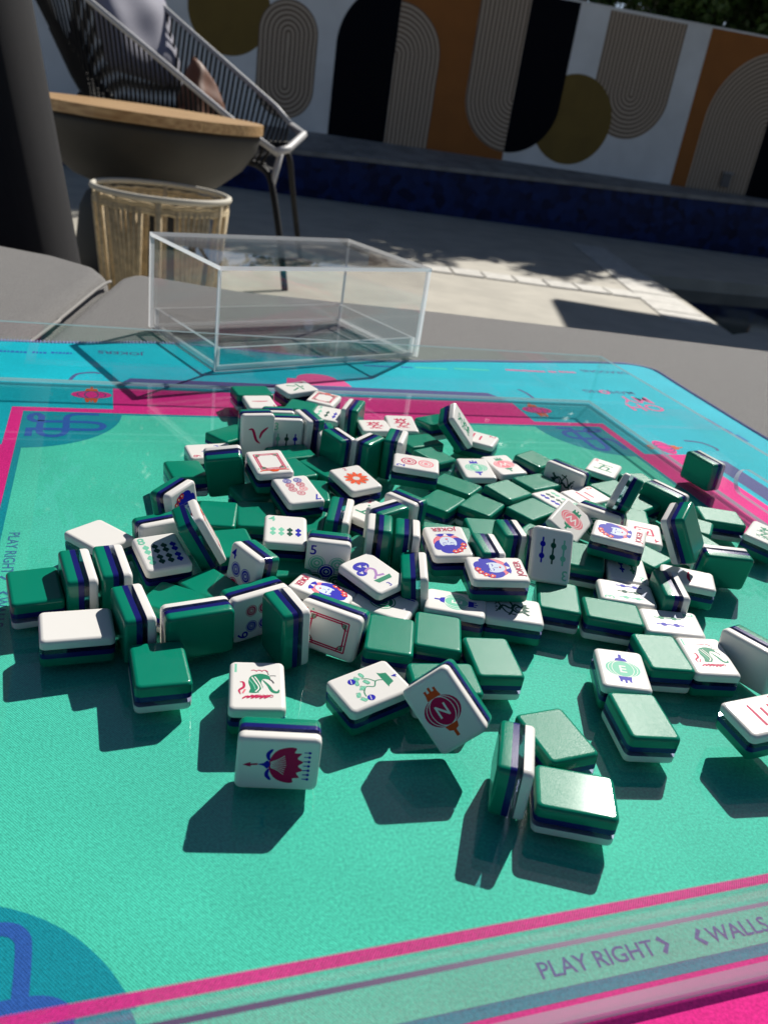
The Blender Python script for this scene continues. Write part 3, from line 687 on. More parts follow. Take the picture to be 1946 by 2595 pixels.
    for (a0, a1, w0, col) in ((462,510,160,'rose'),(514,524,161,'rose'),(528,549,163,'rose'),(300,330,150,'blue'),(340,352,151,'blue'),(356,392,152,'field'),(400,440,155,'field'),(-30,-8,139,'blue'),(-4,8,140,'blue'),(11,28,142,'blue')):
        x = a0
        while x < a1:      # rows of tiny print too small to read
            w = R_.uniform(1.6,3.0); fl.poly([(x,w0),(min(x+w,a1),w0),(min(x+w,a1),w0+5),(x,w0+5)], PI_[col], lift=0); x += w+.9
    link('printed_small_print', fl.mesh('printed_small_print', xf), None, mat_root)

# ================================================================== CLEAR TRAY
tray = empty('clear_tray'); tray.matrix_world = MATX
tag(tray, 'large clear acrylic tray standing on the printed mat, heaped with tiles', 'tray')
U0, U1, V0, V1, TH, HW = -45.0, 507.0, -7.6, 545.0, 4.0, 45.0
def edges_by_axis(me, axis, main, edge, keep=None):
    me.materials.clear(); me.materials.append(main); me.materials.append(edge)
    for p in me.polygons: p.material_index = 0 if abs(p.normal[axis]) > .9 or (keep and keep(p)) else 1
bm = bmesh.new(); add_box(bm, U0, U1, V0, V1, -3.0, 0.0); me = bm_mesh('tray_floor', bm); edges_by_axis(me, 2, SHEET, EDGE); link('tray_floor', me, None, tray)
def wall_panel(name, axis, lo, hi, a0, a1, slot=None, top=45.0):
    # axis 0: panel across u (runs along v); axis 1: panel across v (runs along u)
    bm = bmesh.new(); mk = lambda a, z: bm.verts.new(((lo if axis == 0 else a)*MM, (a if axis == 0 else lo)*MM, z*MM))
    loops = [[mk(a0,.02), mk(a1,.02), mk(a1,top), mk(a0,top)]]
    if slot:
        s0, s1, z0, z1 = slot; r = (z1-z0)/2; zc = (z0+z1)/2
        loops.append([mk(s1-r+r*cos(radians(t)), zc+r*sin(radians(t))) for t in range(-90,91,15)]+[mk(s0+r+r*cos(radians(t)), zc+r*sin(radians(t))) for t in range(90,271,15)])
    es = [bm.edges.new((L[i], L[(i+1)%len(L)])) for L in loops for i in range(len(L))]
    bmesh.ops.triangle_fill(bm, use_beauty=True, use_dissolve=False, edges=es)
    r = bmesh.ops.extrude_face_region(bm, geom=bm.faces[:])
    for v in r['geom']:
        if isinstance(v, bmesh.types.BMVert):
            if axis == 0: v.co.x = hi*MM
            else: v.co.y = hi*MM
    me = bm_mesh(name, bm); edges_by_axis(me, axis, PANE, EDGE, lambda p: (top < HW and p.center[2] > (top-.5)*MM) or abs(p.normal[2]) < .05 and (p.center[1-axis] < (a0+1)*MM or p.center[1-axis] > (a1-1)*MM)); return link(name, me, None, tray)
wall_panel('tray_wall', 1, V1-TH, V1, U0, U1)
wall_panel('tray_wall', 1, V0, V0+TH, U0, U1, top=35.9)
bm = bmesh.new(); add_box(bm, U0, U1, V0, V0+TH, 36.0, HW); link('polished_rim', bm_mesh('polished_rim', bm), ACRYL, tray)  # front wall's top split off as solid glass, shaped to catch the mat's pink
wall_panel('tray_wall', 0, U1-TH, U1, V0+TH+.05, V1-TH-.05, slot=(208,328.5,8.5,28))
wall_panel('tray_wall', 0, U0, U0+TH, V0+TH+.05, V1-TH-.05, slot=(208,328.5,8.5,28))

# ================================================================== CLEAR BOX
BA = radians(41.6)
bx = empty('clear_box', Vector((-204,426,-3.2))*MM, BA); tag(bx, 'empty clear acrylic box standing behind the tray', 'box')
BW, BD, BH, BT = 236.0, 149.0, 93.0, 3.6
def pane(name, x0,x1,y0,y1,z0,z1, axis):
    bm = bmesh.new(); add_box(bm, x0,x1,y0,y1,z0,z1); me = bm_mesh(name, bm); edges_by_axis(me, axis, BOXPANE, BOXEDGE); return link(name, me, None, bx)
pane('side_pane', 0, BW, 0, BT, 0, BH-BT-.05, 1); pane('side_pane', 0, BW, BD-BT, BD, 0, BH-BT-.05, 1)
pane('side_pane', 0, BT, BT+.05, BD-BT-.05, 0, BH-BT-.05, 0); pane('side_pane', BW-BT, BW, BT+.05, BD-BT-.05, 0, BH-BT-.05, 0)
pane('top_pane', 0, BW, 0, BD, BH-BT, BH, 2)
g = BT+.6
pane('base_pane', g, BW-g, g, BD-g, .1, BT, 2)
for a in ((g, BW-g, g, g+BT, BT+.05, 20, 1), (g, BW-g, BD-g-BT, BD-g, BT+.05, 20, 1), (g, g+BT, g+BT+.05, BD-g-BT-.05, BT+.05, 20, 0), (BW-g-BT, BW-g, g+BT+.05, BD-g-BT-.05, BT+.05, 20, 0)):
    pane('base_rim', *a)

# ================================================================== MAHJONG TILES
TW, TLN, TT = 22.5, 30.0, 13.6
def ring_pts(inset, z, rc=2.5, n=5):
    hx, hy, r = TW/2-inset, TLN/2-inset, max(rc-inset*.8, .6); out = []
    for cx, cy, a0 in ((hx-r,hy-r,0),(-hx+r,hy-r,90),(-hx+r,-hy+r,180),(hx-r,-hy+r,270)):
        for k in range(n+1):
            a = radians(a0+90*k/n); out.append((cx+r*cos(a), cy+r*sin(a), z))
    return out
def layer(name, z0, z1, round_lo, round_hi, r=1.7, st=4):
    rings = []
    if round_lo: rings += [(r*(1-sin(pi/2*k/st)), z0+r*(1-cos(pi/2*k/st))) for k in range(st+1)]
    else: rings.append((0, z0))
    if round_hi: rings += [(r*(1-cos(pi/2*k/st)), z1-r*(1-sin(pi/2*k/st))) for k in range(st+1)]
    else: rings.append((0, z1))
    vs, fs = [], []
    for ins, z in rings: vs += ring_pts(ins, z)
    m = len(ring_pts(0,0))
    for i in range(len(rings)-1):
        for k in range(m): fs.append((i*m+k, i*m+(k+1)%m, (i+1)*m+(k+1)%m, (i+1)*m+k))
    fs.append(tuple(range(m))[::-1]); fs.append(tuple(range((len(rings)-1)*m, len(rings)*m)))
    me = mesh_from(name, vs, fs)
    for p in me.polygons[:-2]: p.use_smooth = True
    # keep cap normals flat by splitting the shading at flat cap edges
    caps = set()
    for p in me.polygons[-2:]: caps.update(tuple(sorted(k)) for k in p.edge_keys)
    at = me.attributes.get('sharp_edge') or me.attributes.new('sharp_edge', 'BOOLEAN', 'EDGE')
    for e in me.edges:
        if tuple(sorted(e.vertices)) in caps: at.data[e.index].value = True
    return me
h = TT/2
ME_GREEN = layer('green_back', -h, -1.95, True, False); ME_NAVY = layer('navy_band', -1.93, .55, False, False)
ME_CLEAR = layer('clear_band', .57, 2.75, False, False); ME_WHITE = layer('white_face', 2.77, h, False, True)
for me_, m_ in ((ME_GREEN,GREEN),(ME_NAVY,NAVY),(ME_CLEAR,CLEAR),(ME_WHITE,WHITE)): me_.materials.append(m_)
I = INK
def coin(f, x, y, r, c, c2=None):
    f.disc(x, y, r, I[c]); f.ring(x, y, r*.80, r*.90, I['white']); f.ring(x, y, r*.42, r*.50, I['white'])
    f.poly([(x-r*.24,y),(x,y-r*.24),(x+r*.24,y),(x,y+r*.24)], I['white'])
def ringcoin(f, x, y, r, c):
    f.ring(x, y, r*.80, r, I[c]); f.ring(x, y, r*.50, r*.64, I[c]); f.disc(x, y, r*.28, I[c])
def stick(f, x, y, c, hgt=9.0, n=2, rot=0):
    w = 1.0; f.poly([(x-w/2,y-hgt/2),(x+w/2,y-hgt/2),(x+w/2,y+hgt/2),(x-w/2,y+hgt/2)], I[c])
    for k in range(n): f.disc(x, y+hgt*((k+.5)/n-.5)*.92, 1.55, I[c])
def num(f, s, c): f.text(s, -9.2, 7.6, 7.6, I[c])
def lantern(f, body, cap, letter):
    f.disc(0, .3, 8.0, I[body], 6.2)
    for rr in (6.7, 5.0): f.ring(0, .3, rr-.16, rr+.16, I['white'], ry=6.0/rr)
    V, F, w = text_polys(letter, 7.4); f.text(letter, w/2, 3.0, 7.4, I['white'], rot=pi)
    f.poly([(-3.2,6.2),(3.2,6.2),(2.7,8.4),(2.7,10.2),(1.6,10.2),(1.6,8.9),(.55,8.9),(.55,10.9),(-.55,10.9),(-.55,8.9),(-1.6,8.9),(-1.6,10.2),(-2.7,10.2),(-2.7,8.4)], I[cap])
    f.poly([(-3.0,-5.6),(3.0,-5.6),(2.2,-7.6),(.7,-8.2),(.7,-10.8),(-.7,-10.8),(-.7,-8.2),(-2.2,-7.6)], I[cap])
def joker(f):
    f.disc(.4, 2.2, 8.0, I['pink']); f.ring(.4, 2.2, 8.0, 8.3, I['red'])
    f.disc(-1.0, 7.2, 5.4, I['blue'], 5.0); f.disc(-5.6, 2.2, 3.4, I['blue'], 5.2, rot=.3); f.disc(5.6, 4.0, 3.0, I['blue'], 5.0, rot=-.4); f.disc(2.0, 8.6, 4.2, I['blue'], 3.6)
    f.disc(.6, 1.6, 4.6, I['skin'], 5.6); f.disc(.2, 6.6, 4.6, I['blue'], 2.4)
    f.line([(-2.4,2.6),(-1.2,2.1),(-.3,2.6)], .45, I['blue']); f.line([(1.6,2.6),(2.6,2.1),(3.8,2.6)], .45, I['blue'])
    f.line([(-2.6,3.9),(-1.3,4.4),(-.2,4.1)], .4, I['blue']); f.line([(1.4,4.1),(2.6,4.4),(4.0,3.9)], .4, I['blue'])
    f.disc(.8, -1.4, .8, I['red'], .55); f.line([(.6,1.8),(.3,.2),(.9,0)], .25, I['blue'])
    f.poly([(-4.8,-5.8),(-2.0,-3.8),(.8,-5.2),(3.6,-3.8),(6.2,-5.8),(3.4,-6.8),(-2.4,-6.8)], I['blue']); f.poly([(-.9,-4.6),(2.0,-4.6),(1.2,-6.4),(.2,-6.4)], I['white'])
    for (x,y) in ((-6.2,7.2),(-4.0,9.6),(-7.4,4.2),(-1.4,10.6)):
        for k in range(5): f.disc(x+1.05*cos(k*1.2566), y+1.05*sin(k*1.2566), .75, I['red'] if k%2 else I['orange'], n=10)
        f.disc(x, y, .5, I['white'], n=10)
    V, F, w = text_polys('JOKER', 4.8); f.text('JOKER', -w/2, -12.6, 4.8, I['red'])
def bird(f):
    num(f, '1', 'mint')
    f.poly([tuple(p)[:2] for p in smooth_pts([(-2.6,5.2,0),(1.2,6.8,0),(4.6,5.6,0),(5.2,3.2,0),(2.4,3.4,0),(1.6,1.0,0),(2.2,-2.0,0),(.6,-4.8,0),(-3.2,-5.0,0),(-2.8,-2.4,0),(-3.6,1.4,0)],4,True)], I['green'])
    f.line([(2.2,2.8),(4.4,-.6),(6.0,-4.0),(8.0,-4.6),(8.6,-3.0)], 1.5, I['green'], taper=True)
    f.line([(-2.2,4.6),(-.6,1.2),(.6,-2.0),(-.8,-4.4)], .55, I['white']); f.line([(-1.0,4.9),(.6,1.6),(1.8,-2.4),(.6,-4.6)], .5, I['white']); f.line([(-3.4,3.2),(-1.6,0),(-.8,-3.0)], .4, I['mint'])
    f.line([(4.6,6.0),(4.0,8.0),(3.4,8.6)], .35, I['black']); f.line([(5.0,5.4),(6.6,5.6),(7.6,5.4)], .4, I['black']); f.line([(4.8,3.4),(6.0,2.2),(6.6,.8)], .6, I['black'])
    for x0 in (-2.6, -.4, 1.8): f.line([(x0,8.6),(x0+1.4,9.0),(x0+2.6,8.0)], .5, I['red'], taper=True)
    f.line([(-6.6,-6.0),(-7.2,-3.6),(-5.4,-1.6),(-5.6,1.2),(-7.0,1.4)], 1.1, I['red'], taper=True); f.line([(-5.8,-5.4),(-4.8,-3.0)], .8, I['pink'])
    for k in range(6): f.line([(-6.0+k*1.7,-8.6+.3*(k%2)),(-4.6+k*1.7,-7.4),(-3.0+k*1.7,-7.0+.4*(k%3))], .9, I['red'], taper=True); f.ring(-2.0+k*1.5, -7.0, .5, .8, I['red'], n=12)
def creature(f, c):
    f.line([(-5,7),(-2,4.5),(-4,1.5),(0,-1),(-2,-5),(3,-7.5)], 1.5, I[c]); f.line([(5,7.5),(2.4,5),(3.2,2),(0,-1)], 1.2, I[c])
    f.ring(0,3.2,1.6,2.3,I[c]); f.line([(-6,-1),(-2,0),(2,-.5),(6.4,-2.6)], 1.0, I[c]); f.line([(-5,-7.5),(-1,-6),(4,-3.4),(5.5,1)], .9, I[c])
    for x in (-3.4,0,3.4): f.line([(x-1,-9.0),(x,-8),(x+1.2,-9.2)], .6, I[c])
    f.poly([(-4.5,5.5),(-2,8.8),(-1,6.2),(1,8.8),(2,6.0),(4.6,8.6),(3.4,4.8)], I[c])
def soap(f):
    for s_ in (1.0, .86):
        x, y, w = 7.4*s_, 9.6*s_, .38
        for P in ([(-x,-y),(x,-y)],[(x,-y),(x,y)],[(x,y),(-x,y)],[(-x,y),(-x,-y)]): f.line(P, .75, I['red'], 0)
    for sx in (-1,1):
        for sy in (-1,1):
            cx, cy = sx*7.0, sy*9.2; f.ring(cx, cy, 2.9, 3.4, I['red'], a0={(1,1):180,(-1,1):270,(-1,-1):0,(1,-1):90}[(sx,sy)], a1={(1,1):270,(-1,1):360,(-1,-1):90,(1,-1):180}[(sx,sy)])
            for q in range(3):
                o_ = .7+q*.8; f.line([(cx-sx*o_,cy-sy*.4),(cx-sx*o_,cy-sy*2.3)], .3, I['green'], 0); f.line([(cx-sx*.4,cy-sy*o_),(cx-sx*2.3,cy-sy*o_)], .3, I['green'], 0)
    f.line([(-8.6,11.6),(-7,10.9),(0,10.8),(7,10.9),(8.6,11.6)], .8, I['orange']); f.poly([(-3,11.3),(3,11.3),(1.4,12.8),(-1.4,12.8)], I['orange'])
    for x in (-8.8, 8.8): f.disc(x, 8.4, .5, I['mint'], n=10)
CH = {'1': [[(-6,0),(-1,.8),(6,.2)]], '2': [[(-4,3),(4,3.4)],[(-6,-2.6),(6,-2.2)]], '3': [[(-4.5,5),(4.5,5.3)],[(-3.5,1),(3.5,1.2)],[(-6,-3.4),(6,-3)]],
      '4': [[(-5.5,4.5),(5.5,4.8)],[(-5.5,4.5),(-4.6,-4)],[(5.5,4.8),(4.6,-4)],[(-1.4,4.4),(-3,-1)],[(1.4,4.4),(1.8,-.6),(3.2,-.8)],[(-4.6,-4),(4.6,-4)]],
      '5': [[(-5,5.5),(5,5.8)],[(-.6,5.6),(-2.6,-4.4)],[(-3.4,1.4),(3,1.8),(2.4,-4.4)],[(-6.4,-4.6),(6.4,-4.3)]], '6': [[(-.6,7),(.8,5)],[(-6,3.4),(6,3.8)],[(-2,1.4),(-5.4,-5)],[(1.6,1.6),(5.4,-5)]],
      '8': [[(6,-3.6),(3.4,-3.4),(1.2,3.0),(-1.4,5.6)],[(-1.0,2.4),(-2.4,-1.6),(-6.2,-5.0)]], '9': [[(-5.6,2.0),(1.6,2.8),(1.0,-3.4),(3,-5),(6,-4.4),(6.2,-2.6)],[(-.8,6.4),(-1.4,0),(-5.4,-5.6)]]}
def design(nm):
    f = Flat(h+.012)
    if nm.startswith('crak'):
        d = nm[4]; c = {'6':'green','5':'green','9':'blue'}.get(d, 'red'); nc = 'red'
        for st_ in CH[d]: f.line([(x*1.08, y*1.08-1) for x,y in st_], 1.8, I[c], 5, taper=True)
        f.text(d, -9.2, 7.8, 7.0, I[nc])
    elif nm.startswith('dot'):
        d = int(nm[3])
        lay_ = {1:[(0,-1,'green')],2:[(0,5,'red'),(0,-6.2,'pink')],3:[(-4,4,'green'),(0,-1.5,'red'),(4,-7,'blue')],4:[(-4,3,'blue'),(4,3,'blue'),(-4,-5.4,'red'),(4,-5.4,'red')],
               5:[(-5.2,2.8,'mint'),(5.2,2.8,'mint'),(0,-1.8,'blue'),(-5.2,-7,'green'),(5.2,-7,'green')],6:[(-4,5.6,'blue'),(4,5.6,'red'),(-4,-.8,'blue'),(4,-.8,'red'),(-4,-7.2,'blue'),(4,-7.2,'red')],
               7:[(0,4.6,'red'),(-3.3,.2,'pink'),(3.3,.2,'red'),(-3.3,-4.4,'red'),(3.3,-4.4,'red'),(-3.3,-9.2,'blue'),(3.3,-9.2,'blue')]}[d]
        rr = {1:6.5,2:5.2,3:3.8,4:3.7,5:4.3,6:2.9,7:2.5}[d]
        for x,y,c in lay_: (ringcoin if d in (2,7) else coin)(f, x, y, rr, c)
        if d == 6:
            pass
        num(f, str(d), 'blue')
    elif nm.startswith('bam'):
        d = int(nm[3])
        L = {2:[(-3,-1.5,'green'),(3,-1.5,'blue')],3:[(-6,-2,'mint'),(0,-2,'dark'),(6,-2,'blue')],4:[(-6.6,-3,'mint'),(-2.2,-3,'mint'),(2.2,-3,'dark'),(6.6,-3,'blue')],
             6:[(-5,2.6,'mint'),(0,2.6,'dark'),(5,2.6,'blue'),(-5,-6.6,'mint'),(0,-6.6,'dark'),(5,-6.6,'blue')],8:[(x,y,c) for y in (2.6,-6.4) for x,c in ((-6.6,'mint'),(-2.2,'dark'),(2.2,'dark'),(6.6,'blue'))]}[d]
        for x,y,c in L: stick(f, x, y, c, {2:14,3:14,4:8.5,6:8,8:8}[d])
        num(f, str(d), 'mint')
    elif nm.startswith('wind'):
        if nm == 'windE': lantern(f, 'mint', 'blue', 'E')
        elif nm == 'windW': lantern(f, 'pink', 'green', 'W')
        else: lantern(f, 'red', 'orange', 'N')
    elif nm == 'joker': joker(f)
    elif nm == 'bird': bird(f)
    elif nm == 'soap': soap(f)
    elif nm.startswith('dragon'): creature(f, {'r':'red','g':'green','k':'dark'}[nm[6]])
    elif nm == 'bloom':
        f.poly([tuple(p)[:2] for p in smooth_pts([(0,-3.4,0),(-5.6,-1.3,0),(-7.6,3.0,0),(-7.4,6.2,0),(-5.4,5.6,0),(-5.2,8.2,0),(-3.0,6.8,0),(-1.6,9.0,0),(.2,7.2,0),(2.0,9.0,0),(3.2,6.8,0),(5.2,8.0,0),(5.6,5.6,0),(7.4,5.8,0),(7.5,2.8,0),(5.4,-1.3,0)],3,True)], I['red'])
        for k in range(-4,5): f.line([(k*.28,-2.6),(k*.62,.2),(k*1.0,3.0-abs(k)*.2)], .22, I['white'])
        f.poly([tuple(p)[:2] for p in smooth_pts([(0,-2.8,0),(-1.8,-3.8,0),(-.6,-5.2,0),(0,-7.2,0),(.6,-5.2,0),(1.8,-3.8,0)],3,True)], I['blue'])
        for sx in (-1,1): f.line([(sx*1.8,-3.2),(sx*4.4,-3.8),(sx*6.6,-2.2)], 1.5, I['blue'], taper=True)
        f.line([(0,-7.2),(.2,-9.4),(.8,-11)], .7, I['red']); f.poly([(-.8,-9.8),(1.2,-9.6),(.4,-12.6)], I['red'])
        for k in range(-3,4): f.line([(k*1.9,9.0),(k*1.9,10.6)], .35, I['blue'], 0); f.disc(k*1.9, 11.0, .55, I['blue'], n=12)
    elif nm == 'flower2':
        for k in range(10):
            a = 2*pi*k/10; f.disc(5.0*cos(a), 5.0*sin(a)-1, 2.9, I['orange'], 1.35, rot=a)
            f.line([(2.6*cos(a+.31),2.6*sin(a+.31)-1),(7.2*cos(a+.31),7.2*sin(a+.31)-1)], .3, I['dark'], 0)
        for k in range(7): f.disc(1.5*cos(k*.9), 1.5*sin(k*.9)-1, .5, I['white'], n=10)
        f.text('2', -2.0, 10.0, 4.2, I['red'])
    elif nm == 'bonsai3':
        f.disc(-2.5, 7.0, 4.8, I['blue'], 3.4); f.disc(-6.0, 2.6, 3.0, I['blue'], 2.4)
        for x,y in ((-3,7.4),(-6,2.8),(-.6,5.6)):
            for q in (-.7,0,.7): f.line([(x,y-1),(x+q*1.4,y+.8)], .45, I['white'], 0)
        f.line([(-4,2.2),(-2,3.4),(.2,3.6),(1.6,1.6),(.6,-.6),(-.6,-2.8),(3.2,-3.8)], 1.4, I['lilac']); f.line([(-1,-2.4),(-3.8,-4.4)], 1.2, I['lilac'])
        f.poly([(-5.4,-5.2),(5.8,-5.2),(4.6,-8.0),(-4.2,-8.0)], I['green']); f.text('3', -1.4, -12.8, 4.4, I['blue'])
    elif nm == 'bonsai4':
        f.poly([(-5,-6.4),(5,-6.4),(4,-7.4),(3,-10),(-3,-10),(-4,-7.4)], I['green'])
        f.line([(0,-6.4),(.8,-3.6),(-1.8,-1.2),(-.4,1.8),(-3,4.4),(-5.4,4.8)], .55, I['green']); f.line([(.4,-3.4),(3.4,-1.4),(4.8,1.2)], .5, I['green'])
        for x,y,r_ in ((-6.4,6.6,.5),(-3.2,7.2,-.4),(5.6,3.0,.6),(3.2,4.2,-.2),(6.6,0,.1),(-.4,3.6,.9),(2.0,.2,.3)): f.disc(x, y, 1.7, I['mint'], .9, rot=r_*2); f.ring(x, y, 1.35, 1.6, I['green'], ry=.5, n=14)
        for x,y in ((-6.8,3.4),(5.0,5.6)): f.disc(x, y, 1.7, I['blue']); f.line([(x-1.2,y+.6),(x+1.2,y-.2)], .3, I['white'], 0)
        f.text('4', -1.2, -13.4, 3.6, I['blue'])
    return f.mesh('engraving')
ENG = {}
